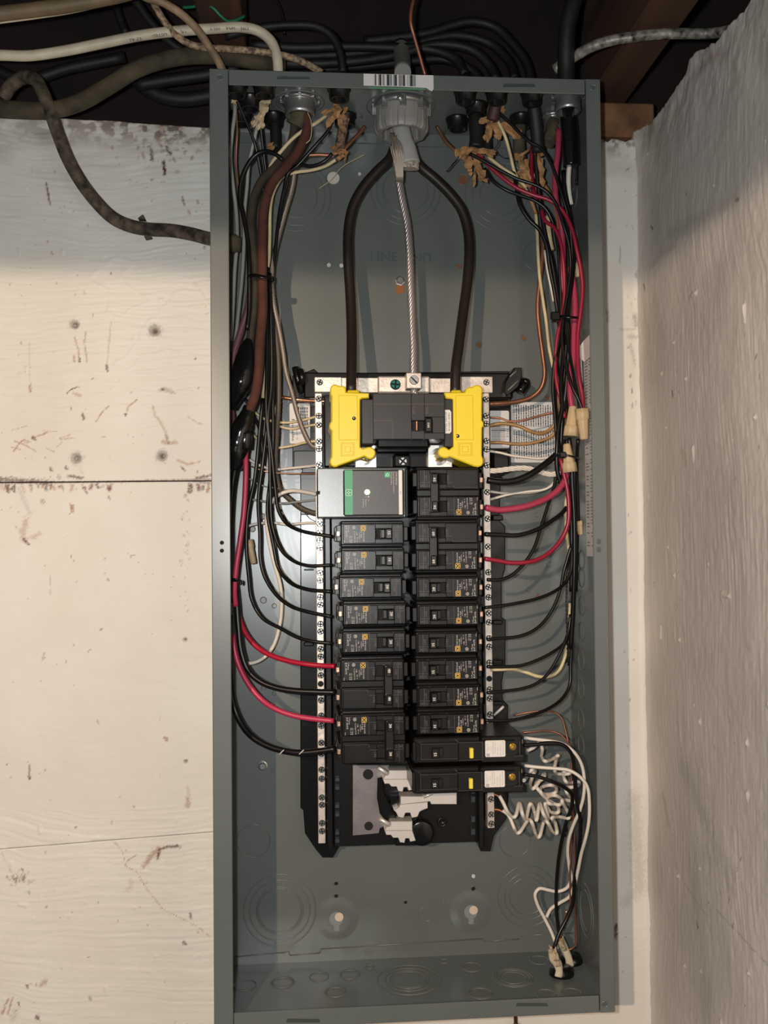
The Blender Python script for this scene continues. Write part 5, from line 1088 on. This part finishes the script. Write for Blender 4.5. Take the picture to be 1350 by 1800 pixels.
L('pale wire half hidden low in the upper right bundle', [(958,440,40),(962,470,40),(968,500,40),(974,530,42)], 6, WWHT)
L('white wire at the right edge of the bundle next to the side wall', [(1014,580,60),(1019,620,60),(1022,670,60),(1024,710,60)], 6, WWHT)
L('brown-tan wire inside the middle right bundle', [(986,600,56),(991,650,56),(993,700,56),(992,760,56)], 7, WTAN)
L('greenish cream wire behind the upper right bundle', [(962,380,48),(966,420,48),(970,440,48)], 10, WCRM)
L('tan wire behind the red wires, upper right', [(930,300,44),(960,330,44),(975,360,46),(982,400,46),(984,440,46)], 7, WTAN)
L('cream wire end ending above the red crossing wire', [(858,276,60),(884,296,60),(908,312,60),(925,330,58)], 6.5, WCRM)
L('brown wire under the red crossing wire', [(866,300,56),(892,316,56),(916,330,54),(932,350,52),(942,376,50)], 7, WTAN)
for a in range(3):
    pts = [[(1000,770,84),(1004,800,84),(1006,850,82),(1009,900,80),(1010,960,78),(1009,1020,76),(1007,1080,72),(1003,1140,68)],
           [(996,772,76),(998,800,74),(1000,860,70),(1004,920,68),(1005,980,66),(1004,1040,64)],
           [(1016,772,84),(1014,810,74),(1014,850,66),(1016,900,60),(1014,960,54),(1012,1040,52)]][a]
    L('black wire inside the lower right bundle, '+('front one, with fine white print','inner one, against the red wires','outermost, nearest the side wall')[a], pts, (9, 8, 7)[a], WBLK)
strand('cream twisted wire to the top right-hand breaker area', [(861,828,70),(876,827,72),(900,824,74),(925,823,74),(948,829,74),(970,834,74),(984,830,74)], 9.5, WWHT, 5, .03, name='twisted_wire')
L('thick black cable from the bundle to the upper pole of the 50 breaker', [(856,844,92),(880,847,92),(904,845,90),(930,835,88),(950,822,84),(968,808,80),(982,796,78)], 12, WBLK)
L('white wire to the right neutral bar, upper of a pair above the pink-red wire', [(862,864,42),(886,867,44),(915,867,46),(940,865,48),(962,858,50),(980,842,54)], 4.6, WWHT)
L('white wire to the right neutral bar, lower of a pair above the pink-red wire', [(862,878,42),(876,874,46),(900,868,50),(930,864,54),(958,860,58),(976,848,60),(986,832,60)], 4.6, WWHT)
L('thick pink-red wire curving to the lower pole of the 50 breaker', [(853,892,96),(872,896,94),(895,895,92),(920,891,90),(945,883,86),(966,873,82),(984,858,80),(994,840,78),(996,815,78)], 11.5, WPNR)
L('black cable to the upper pole of the 60 breaker', [(852,939,94),(880,940,92),(908,941,90),(930,936,86),(952,927,82),(972,914,78),(988,902,74),(996,892,72)], 8, WBLK)
L('crimson wire curving to the lower pole of the 60 breaker', [(852,982,96),(872,985,94),(895,989,92),(920,989,90),(944,984,86),(966,971,82),(986,949,80),(998,922,80),(1000,890,80),(997,860,80),(990,828,80),(984,800,78)], 8, WCRI)
L('bare copper wire waving across the white label, uppermost right', [(861,734,40),(878,735,42),(894,740,44),(912,740,46),(940,733,48),(962,727,50),(980,724,54)], 3.6, COPD, name='copper_wire')
L('brown-tan wire dipping across the white label', [(861,748,40),(875,745,42),(892,745,44),(912,749,46),(930,757,48),(948,762,48),(964,757,48),(976,743,50),(980,720,52),(981,690,54)], 6.4, WTAN)
L('brown-tan wire, lower one across the white label', [(861,778,40),(880,778,42),(900,780,44),(925,780,46),(950,775,48),(970,766,50),(979,752,52),(982,725,54)], 5.6, WTAN)
L('white wire across the bottom of the white label', [(861,793,40),(880,796,42),(900,801,44),(925,804,46),(948,806,48),(972,803,50)], 4.4, WWHT)
for y, pts, d in ((1, [(852,1068,92),(880,1065,90),(910,1060,86),(945,1052,80),(972,1041,76),(992,1026,72),(1003,1005,70),(1006,970,68),(1006,920,68)], 6),
                  (2, [(856,1124,92),(880,1122,88),(910,1119,84),(935,1110,80),(956,1093,76),(974,1065,74),(985,1035,72),(991,1005,70),(998,980,70),(1004,960,70)], 6),
                  (3, [(856,1172,92),(885,1172,88),(915,1170,84),(945,1160,80),(972,1146,76),(992,1130,72),(1003,1108,68),(1006,1070,66)], 5.8),
                  (4, [(856,1218,92),(885,1215,88),(915,1211,84),(940,1203,80),(958,1190,78),(974,1168,76),(988,1140,74),(999,1110,70),(1003,1080,68)], 5.8),
                  (5, [(852,1266,90),(880,1267,88),(905,1265,84),(935,1257,78),(965,1245,72),(988,1228,66),(1001,1205,62),(1003,1170,60),(1005,1120,60),(1008,1060,62)], 6)):
    L('thin black wire to the right column, '+('at the second 20 breaker','at the topmost 15 breaker','just above the cream wire','below the cream wire','lowest, with a small clear stub beside it')[y-1], pts, d, WBLK)
L('cream wire sagging to the right neutral bar between black wires', [(862,1177,42),(880,1177,44),(902,1177,48),(925,1182,52),(946,1189,54),(966,1189,56),(982,1179,56),(991,1160,56),(997,1130,56),(1000,1095,54),(1002,1060,54)], 6.6, WCRM)
L('cream wire showing between the lower right black wires', [(995,872,50),(994,900,50),(996,935,52),(999,965,52)], 6, WCRM)
strand('dark stranded wire rising in the lower right bundle', [(1002,965,60),(998,1000,60),(996,1050,60),(997,1110,60),(999,1170,58)], 4.5, WBLK, 4, .01)
k = MB(); k.tube(ppts([(869,1257,60),(885,1242,66)]), S(2.4, 60), 8, 1); solo('clear_wire_stub', k, mat('clear_plastic', (.55,.55,.55), .15), 'short clear stub pointing up from the right neutral bar', 'wire')
tie([(972,556,66),(984,556,82),(998,557,88),(1010,558,88),(1018,558,76)], 8, 'black cable tie around the upper right bundle', (975,557,86), (17, 16))
tie([(974,800,70),(984,799,88),(996,800,94),(1008,803,94),(1016,806,78)], 8, 'black cable tie around the lower right bundle at the wire nuts', (988,800,92), (13, 11))
k = MB(); a = U(988, 800, 92.2); 
# ------------------------------------------------------------------ wires of the two long breakers and the bottom entries
L('thin copper wire arching out above the upper long breaker', [(903,1258,40),(925,1253,44),(948,1250,46),(972,1251,46),(987,1262,48),(994,1285,50),(999,1305,52),(1005,1330,54),(1004,1360,54),(1006,1400,54),(1009,1450,52),(1010,1500,50),(1010,1560,48)], 3.2, COPD, name='copper_wire')
L('thin copper wire, lower one leaving beside the upper long breaker', [(918,1288,50),(940,1286,52),(965,1285,52),(985,1291,54),(1000,1308,56),(1008,1325,56),(1010,1360,54),(1008,1420,52),(1004,1480,50),(1002,1540,48),(1002,1590,46),(996,1620,44)], 3.2, COPD, name='copper_wire')
L('white wire from the upper long breaker bowing wide to the bottom entry', [(921,1297,70),(945,1300,74),(970,1303,78),(992,1309,82),(1010,1323,84),(1022,1343,84),(1027,1368,84),(1026,1398,82),(1019,1425,76),(1008,1450,68),(1000,1475,60),(998,1500,52),(1001,1525,46),(1004,1545,44),(996,1561,42),(980,1567,40),(962,1564,40),(948,1562,40),(941,1570,40),(944,1588,38),(956,1612,36),(970,1640,38),(980,1668,42)], 6.2, WWHT)
L('white wire from the lower long breaker bowing down next to the side wall', [(922,1346,70),(950,1349,74),(978,1351,78),(1000,1354,82),(1020,1366,86),(1032,1382,88),(1036,1410,88),(1035,1445,86),(1029,1475,80),(1022,1500,70),(1016,1530,60),(1009,1558,50),(1000,1577,44),(984,1587,40),(968,1598,38),(961,1612,38)], 6.2, WWHT)
L('black wire from the upper long breaker down to the bottom entry', [(920,1310,84),(940,1309,84),(965,1306,84),(988,1309,84),(1003,1322,84),(1009,1345,82),(1011,1380,80),(1014,1410,78),(1020,1440,74),(1020,1470,70),(1016,1505,62),(1010,1550,54),(1006,1590,50),(996,1615,50),(984,1638,52),(976,1660,56),(974,1675,60)], 7, WBLK)
L('black wire from the lower long breaker hanging to the bottom entry', [(920,1361,84),(945,1365,84),(970,1374,84),(990,1383,82),(1004,1395,78),(1005,1415,72),(997,1440,64),(989,1470,56),(982,1510,48),(978,1560,42),(978,1600,40),(982,1635,40),(988,1662,44)], 6.4, WBLK)
L('copper wire at the bottom entry bending to the right sheath', [(996,1600,50),(990,1625,48),(984,1650,46)], 3.2, COP, name='copper_wire')
L('bare copper wire hooked behind the two white sheaths', [(1008,1560,46),(1010,1600,44),(1013,1640,42),(1012,1660,40),(1004,1668,38),(988,1671,36)], 3.6, COPD, name='copper_wire')
def coil(pts, dia, lb):
    k = MB(); k.tube(ppts(pts), S(dia/2, 60), 10, 6); return solo('coiled_pigtail', k, WWHT, lb, 'coiled wire', 'white coiled pigtails')
def zig(p): return [(x, y, 58+(9 if i % 2 else -6)) for i, (x, y) in enumerate(p)]
coil([(878,1399,42),(884,1410,46)]+zig([(893,1428),(905,1436),(913,1411),(918,1430),(924,1440),(932,1413),(940,1428),(943,1442),(949,1412),(955,1430),(964,1440),(958,1412),(968,1427),(981,1428),(980,1415),(965,1412),(962,1402),(975,1398),(988,1406),(982,1415),(966,1408),(950,1392),(952,1384),(968,1380),(978,1385),(975,1394),(958,1396),(946,1388),(942,1378),(955,1368),(957,1360),(938,1386),(932,1380),(937,1362),(941,1355),(934,1354),(926,1366)])+[(921,1372,70)], 6.6, 'white coiled pigtail from the lower long breaker to the right neutral bar, upper zigzag')
coil([(884,1425,42),(893,1432,46)]+zig([(905,1458),(912,1464),(928,1442),(934,1444),(942,1466),(948,1471),(956,1445),(962,1445),(972,1462),(979,1464),(976,1446),(970,1438),(984,1436),(1000,1438),(997,1425),(988,1408),(994,1406),(1012,1410),(1003,1402),(996,1392),(994,1384),(1004,1384),(1018,1380),(1016,1374),(1004,1376),(994,1373),(990,1360),(992,1356),(1002,1354),(1000,1360),(980,1360),(975,1352),(978,1335),(981,1328),(970,1335),(958,1338),(952,1330),(952,1312)])+[(948,1306,64),(938,1314,68),(926,1320,70)], 6.4, 'white coiled pigtail from the upper long breaker to the right neutral bar, lower zigzag')
for a, (x, y) in enumerate(((872,1397),(878,1424))):
    strand('twisted bare copper end of the coiled pigtail, '+('upper' if a == 0 else 'lower')+' one at the right neutral bar', [(x-8-(a*4), y-1, 40),(x, y, 40),(x+8, y+4, 43)], 4.5, COP, 4, .006, name='copper_end')
def floor_entry(px, py, pts, lb, s_):
    p = UT(px, py, -H+T); k = MB(); k.lathe((p.x, -H+T, p.z), (0,1,0), [(0,.0125),(.003,.0122),(.006,.010),(.007,.0095),(.007,0)], 22); solo('cable_bushing', k, BLKG, lb, 'bushing')
    L(s_, pts, 15, NMW, name='white_sheath', cat='cable', n=12, flat=.6)
floor_entry(987,1712, [(982,1716,62),(983,1706,62,13),(980,1694,62,16),(973,1684,62,17),(968,1668,60,9)], 'black plastic bushing in the box floor, front of the two at the right', 'short stub of white cable sheath in the front floor bushing')
floor_entry(1003,1690, [(1002,1698,40),(1000,1686,40,13),(994,1672,40,15),(989,1660,40,15),(984,1648,40,13)], 'black plastic bushing in the box floor, rear of the two at the right', 'short stub of white cable sheath in the rear floor bushing')
# ------------------------------------------------------------------ torn kraft paper and jacket scraps
def scraps(items, label, mt=KRAFT, name='torn_paper'):
    t = None; k = MB()
    for x0, y0, x1, y1, w, h in items:
        n_ = 6; P = []
        for i in range(n_+1):
            f = i/n_; p = U(x0+(x1-x0)*f+random.uniform(-1.6, 1.6), y0+(y1-y0)*f+random.uniform(-1.6, 1.6), h+random.uniform(-2, 2)); d = (U(x1, y1, h)-U(x0, y0, h)).normalized(); nn = Vector((-d.y, d.x, random.uniform(-.7, .7))).normalized()
            ww = S(w/2, h)*(.75+.5*random.random())*(1 if i < n_ else .25); P.append((p-nn*ww, p, p+nn*ww))
        vs = []; th = Vector((0, 0, .00035)); off = Vector((0, 0, random.uniform(.0004, .0012)))
        for a, b, c in P: vs += [a+th, b+th+off, c+th, c-th, b-th+off, a-th]
        fs = []
        for i in range(n_):
            for j in range(6): q = (j+1) % 6; fs.append((i*6+j, i*6+q, i*6+6+q, i*6+6+j))
        fs += [(5,4,3,2,1,0), tuple(n_*6+j for j in range(6))]; k.add(vs, fs)
    return solo(name, k, mt, label, 'paper')
random.seed(11)
scraps([(592,182,575,228,9,70),(596,186,566,200,10,72),(600,190,572,225,10,76),(590,190,603,232,9,74),(608,190,596,218,8,70),(612,208,600,222,7,66),(585,200,580,230,8,70),(598,215,604,206,9,68)], 'torn brown kraft paper around the wires left of the grey bushing, upper tuft')
L('patterned paper-wrapped stub between the two torn paper tufts', [(606,205,66),(603,225,66),(599,245,66),(598,262,66)], 17, mat('speckled_wrap', (.22,.13,.08), .85, bump=.5, bscale=200, var=.85, vscale=260), name='wrapped_stub', cat='cable')
scraps([(598,256,580,262,8,66),(596,262,604,276,9,66),(600,260,612,272,8,66),(590,262,582,276,6,64),(602,266,594,282,7,66),(606,264,606,286,3,66)], 'torn brown kraft paper at the lower end of the wrapped stub')
scraps([(468,165,462,200,14,84),(462,198,444,222,11,82),(464,198,452,230,8,80),(460,200,462,226,8,80),(472,160,470,185,10,86),(456,205,442,218,6,82)], 'pale torn cable jacket hanging at the upper left corner', PAPW, 'torn_jacket')
scraps([(408,148,405,165,6,92),(406,162,413,180,8,90),(410,170,413,186,8,88)], 'small pale jacket scrap at the far left bushing', PAPW, 'torn_jacket')
scraps([(475,252,480,264,10,50),(470,262,478,272,8,50)], 'small brown paper scrap behind the left black wires')
scraps([(798,270,830,262,13,72),(826,262,872,268,8,74),(815,266,826,296,15,72),(832,280,852,310,12,74),(808,272,830,284,12,74),(850,264,866,276,8,74),(822,290,828,308,8,70),(838,300,856,322,7,74),(830,262,848,286,14,70),(860,266,872,272,6,72),(836,296,832,330,6,64),(842,300,846,318,6,70)], 'large frayed tuft of tan kraft paper right of the centre conductors')
L('bare copper rod rising out of the frayed paper tuft to the box top', [(767,222,58),(776,238,60),(786,252,64),(800,264,68),(812,270,70)], 6, COP, name='copper_wire')
scraps([(872,206,842,216,13,72),(868,216,880,246,14,70),(862,216,858,250,11,68),(884,214,914,244,15,70),(880,180,886,200,9,74),(890,224,918,238,12,72),(858,224,852,246,8,70)], 'rust brown torn paper spread below the front right bushings')
scraps([(905,282,930,262,5,66),(908,270,922,300,9,60),(918,290,932,330,12,58),(946,270,956,330,10,66),(924,280,930,320,9,58),(912,300,920,322,7,60),(938,268,958,272,8,66),(920,272,912,292,5,62),(952,280,950,320,7,62)], 'shredded brown paper and fibres in the middle of the right bundle')
L('dark cable from its bushing ending in the tan paper tuft', [(836,190,60),(836,215,62),(838,240,64),(836,262,66)], 26, RUB, name='dark_cable', cat='cable', n=14)
L('dark narrow cable beside the tan paper tuft', [(856,215,56),(856,240,56),(858,270,58)], 15, RUB, name='dark_cable', cat='cable', n=12)
L('dark brown cable stub above the rust brown paper', [(873,168,86),(870,190,78),(865,212,74)], 22, mat('maroon_rubber', (.055,.02,.018), .6, bump=.5, bscale=150), name='dark_cable', cat='cable', n=12)
L('dark wrapped cable from the rightmost front bushing down into the shreds', [(936,170,86),(940,200,82),(944,235,76),(946,268,72)], 24, RUB, name='dark_cable', cat='cable', n=14)
L('dark frayed cable behind the rightmost bushings', [(914,215,50),(912,245,50),(914,280,52)], 22, CLW, name='dark_cable', cat='cable', n=14)
L('dark cable stub left of the brown cloth cables', [(482,210,40),(484,235,42),(484,262,44)], 19, RUB, name='dark_cable', cat='cable', n=12)
L('frayed jacket end under the smaller metal connector at the right', [(972,212,56),(970,232,58),(964,252,60)], 24, CLW, name='frayed_cable_end', cat='cable', n=14, jit=.14)
L('frayed end of the cloth cables under the round metal connector', [(528,190,62),(526,208,62),(520,222,60)], 34, CLW, name='frayed_cable_end', cat='cable', n=14, jit=.12)
L('thin loose fibre loop on the brown cloth cable', [(540,196,80),(547,215,82),(545,245,82),(538,252,82)], 1.4, WCRM, name='fibre')
L('short dark wire end left of the tan paper tuft', [(785,302,50),(795,290,54),(804,280,60)], 2.4, WBLK)
L('curled loose dark fibre in the rust brown paper', [(872,240,60),(876,252,60),(870,262,60),(882,276,60),(900,278,60)], 1.3, WBLK, name='fibre')
# ------------------------------------------------------------------ cables above the box
def above(label, pts, dia, m, **kw): return wire(label, pts, dia, m, name=kw.pop('name', 'cable'), cat='cable', n=kw.pop('n', 14), **kw)
wc = above('white plastic cable with faint upside-down print bending down behind the box top', [(-420,100,70),(-60,98,60),(0,97,60),(50,98,60),(110,90,58),(180,76,56),(250,62,54),(320,54,52),(380,50,50),(425,48,48),(455,55,46),(476,72,44),(486,96,42),(489,125,40),(488,150,38)], 18, NMW, name='white_cable')
k = MB()
pr = [(232,68),(262,62.5),(292,58.5),(322,55.5),(372,51.5),(402,49),(428,49)]
for s_, x, y, w in (('E7 43', 238, 69, 20), ('LISTED', 280, 61.5, 26), ('UL', 322, 56, 10), ('600 V', 378, 51, 18), ('NM-B', 405, 49.5, 16), ('TYPE', 430, 50, 15)):
    p = U(x, y, 62.5 if x < 300 else 59.5); text(k, s_, .0040, p.x, p.y, p.z, math.pi+(.14 if x < 300 else .06), fx=S(w, 60))
o = bpy.data.objects.new('cable_print', k.mesh('cable_print', mat('faded_print', (.16,.13,.10), .7), Vector(wc['_o']))); C.objects.link(o); o.parent = wc
above('old brown plastic cable with a worn white underside, top left corner', [(-420,52,130),(-60,32,120),(0,24,118),(60,17,116),(120,9,114),(180,-2,110),(230,-14,106),(420,-120,100)], 25, NMO, name='brown_cable')
above('white-worn strip cable right under the brown one, top left corner', [(-420,66,104),(-60,45,96),(0,37,96),(60,29,94),(120,20,92),(170,9,90),(230,-8,88),(330,-60,86)], 9, NMW, name='white_cable')
above('thick old cloth-covered cable rising from the wall top to behind the box', [(-420,178,30),(-60,186,30),(0,191,30),(50,194,30),(95,193,30),(140,180,30),(190,152,30),(240,122,28),(290,105,26),(340,98,24),(400,100,22),(450,108,20),(500,118,14)], 29, CLW, name='cloth_cable')
above('weathered cloth cable drooping down the wall into the left side of the box', [(5,172,10),(20,150,14),(42,136,22),(62,140,30),(76,165,34),(88,195,34),(102,235,30),(120,280,24),(144,322,20),(172,358,17),(200,384,15),(232,398,14),(262,403,14),(300,405,16),(335,411,22),(366,419,34),(398,424,42)], 23, CLWP, name='cloth_cable')
random.seed(4)
k = MB()
for x, y, dx, dy, lb in ((247,381,3,-5,'on its upper edge'),(258,412,-4,5,'on its lower edge')):
    k = MB(); a = U(x, y, 24); k.prism([(a.x-.003, a.y-.001), (a.x+.004, a.y-.0015), (a.x+S(dx), a.y-S(dy))], .014, .0225); solo('jacket_flake', k, CLW, 'small lifted flake of the weathered cloth cable, '+lb, 'cable scrap')
above('dirty tan cable sweeping down to the top left corner of the box', [(60,-260,110),(250,-8,90),(285,4,86),(318,24,82),(345,50,76),(366,80,70),(384,108,62),(396,135,56)], 14, NMT, name='tan_cable')
above('speckled tan cable behind the sweeping tan one', [(120,-220,60),(262,-10,60),(275,15,58),(292,42,56),(312,64,54),(335,78,52),(365,84,50),(400,86,48),(450,90,44),(500,98,40),(535,110,36),(566,128,34)], 12, mat('speckled_tan_jacket', (.36,.25,.15), .7, bump=.5, bscale=200, var=.8, vscale=260, dark=(.09,.06,.04)), name='tan_cable')
above('short bright green wire stapled to the joist, top left', [(322,13,40),(338,12,44),(356,8,48),(372,12,50),(388,28,46),(400,37,42),(414,36,40),(430,28,36)], 5, GRNW, name='green_wire')
dk = [('black cable arching from behind the white cable down to the box top', [(395,64,0),(450,50,4),(510,44,8),(560,48,10),(585,66,10),(598,95,10),(603,128,8)], 15),
      ('lowest black cable of the sheaf behind the box top', [(440,78,-20),(520,84,-20),(600,82,-20),(700,84,-20),(760,88,-20),(800,104,-15),(818,132,-10)], 17),
      ('second black cable of the sheaf behind the box top', [(460,110,-20),(540,112,-20),(620,108,-20),(700,96,-20),(770,78,-20),(830,88,-18),(862,118,-14),(872,140,-10)], 17),
      ('third black cable of the sheaf behind the box top', [(440,96,-40),(540,98,-40),(640,92,-40),(740,74,-40),(800,62,-40),(860,76,-40),(895,110,-30),(905,140,-20)], 16),
      ('uppermost black cable arching over the right of the sheaf', [(640,72,-50),(700,66,-50),(760,56,-50),(790,46,-50),(830,38,-50),(870,48,-50),(900,76,-45),(925,110,-40),(935,150,-35)], 17),
      ('black cable crossing low behind the grey conduit', [(560,122,-50),(640,116,-50),(720,108,-50),(780,104,-50),(830,124,-45),(850,150,-40)], 16),
      ('black cable in the shadow behind the left corner of the box', [(240,150,-30),(300,140,-30),(360,132,-30),(420,120,-30)], 22),
      ('lower black cable in the shadow behind the left corner of the box', [(225,120,-40),(260,158,-40),(310,174,-40),(370,168,-40),(430,150,-40)], 26),
      ('dim grey cable hanging between the joists, top left', [(200,-10,-60),(210,30,-60),(222,60,-60)], 14),
      ('dim cable behind the tan cables, upper left', [(232,-8,20),(262,35,16),(300,75,12),(322,90,10)], 15),
      ('thin dark cable hanging behind the black sheaf', [(480,-10,-90),(492,12,-90),(498,35,-90),(500,60,-88)], 5),
      ('dark cable sloping behind the wall top at far left', [(-30,110,-60),(40,140,-60),(120,120,-60),(220,100,-60)], 20)]
for lb, p, d in dk: above(lb, p, d, RUB, name='black_cable')
above('grey conduit stub standing on the box top in the centre', [(705,82,-34),(707,104,-4),(708,128,40)], 30, PVC, name='conduit')
above('bare copper ground wire dropping from the joists to behind the barcode', [(735,-320,100),(729,-10,90),(723,16,90),(722,40,88),(728,64,84),(736,92,80),(748,135,74)], 6.5, COPD, name='copper_wire')
above('thick black flexible conduit dropping to the top right corner of the box', [(1030,-320,100),(1012,-14,90),(1003,20,90),(997,50,88),(995,90,84),(995,120,80),(995,150,78)], 31, RUB, name='black_conduit')
scraps([(982,1700,968,1668,10,72),(974,1680,966,1662,6,74),(980,1690,976,1664,5,74)], 'torn pale jacket curling off the front white sheath at the box floor', PAPW, 'torn_jacket')
scraps([(992,1672,982,1650,7,52),(990,1668,986,1648,4,54)], 'small torn jacket tip on the rear white sheath at the box floor', PAPW, 'torn_jacket')
above('flaking silver armored cable running right to the masonry wall', [(975,122,66),(1002,104,76),(1020,93,86),(1045,80,100),(1080,70,108),(1120,64,114),(1160,60,118),(1200,59,120),(1245,59,122),(1292,52,150)], 19, ARM, name='armored_cable')
k = MB(); a = U(1062, 1640, 0); 
# rusty nail under the box
k = MB(); p = U(907, 1790, 0); k.lathe((p.x, p.y, -.002), (-.2,-.5,1), [(0,.002),(.010,.002),(.010,.0045),(.012,.004),(.012,0)], 12); solo('nail', k, HOLEB, 'rusty nail head in the wall right under the box', 'nail')
for o in bpy.data.objects:
    if '_o' in o: del o['_o']
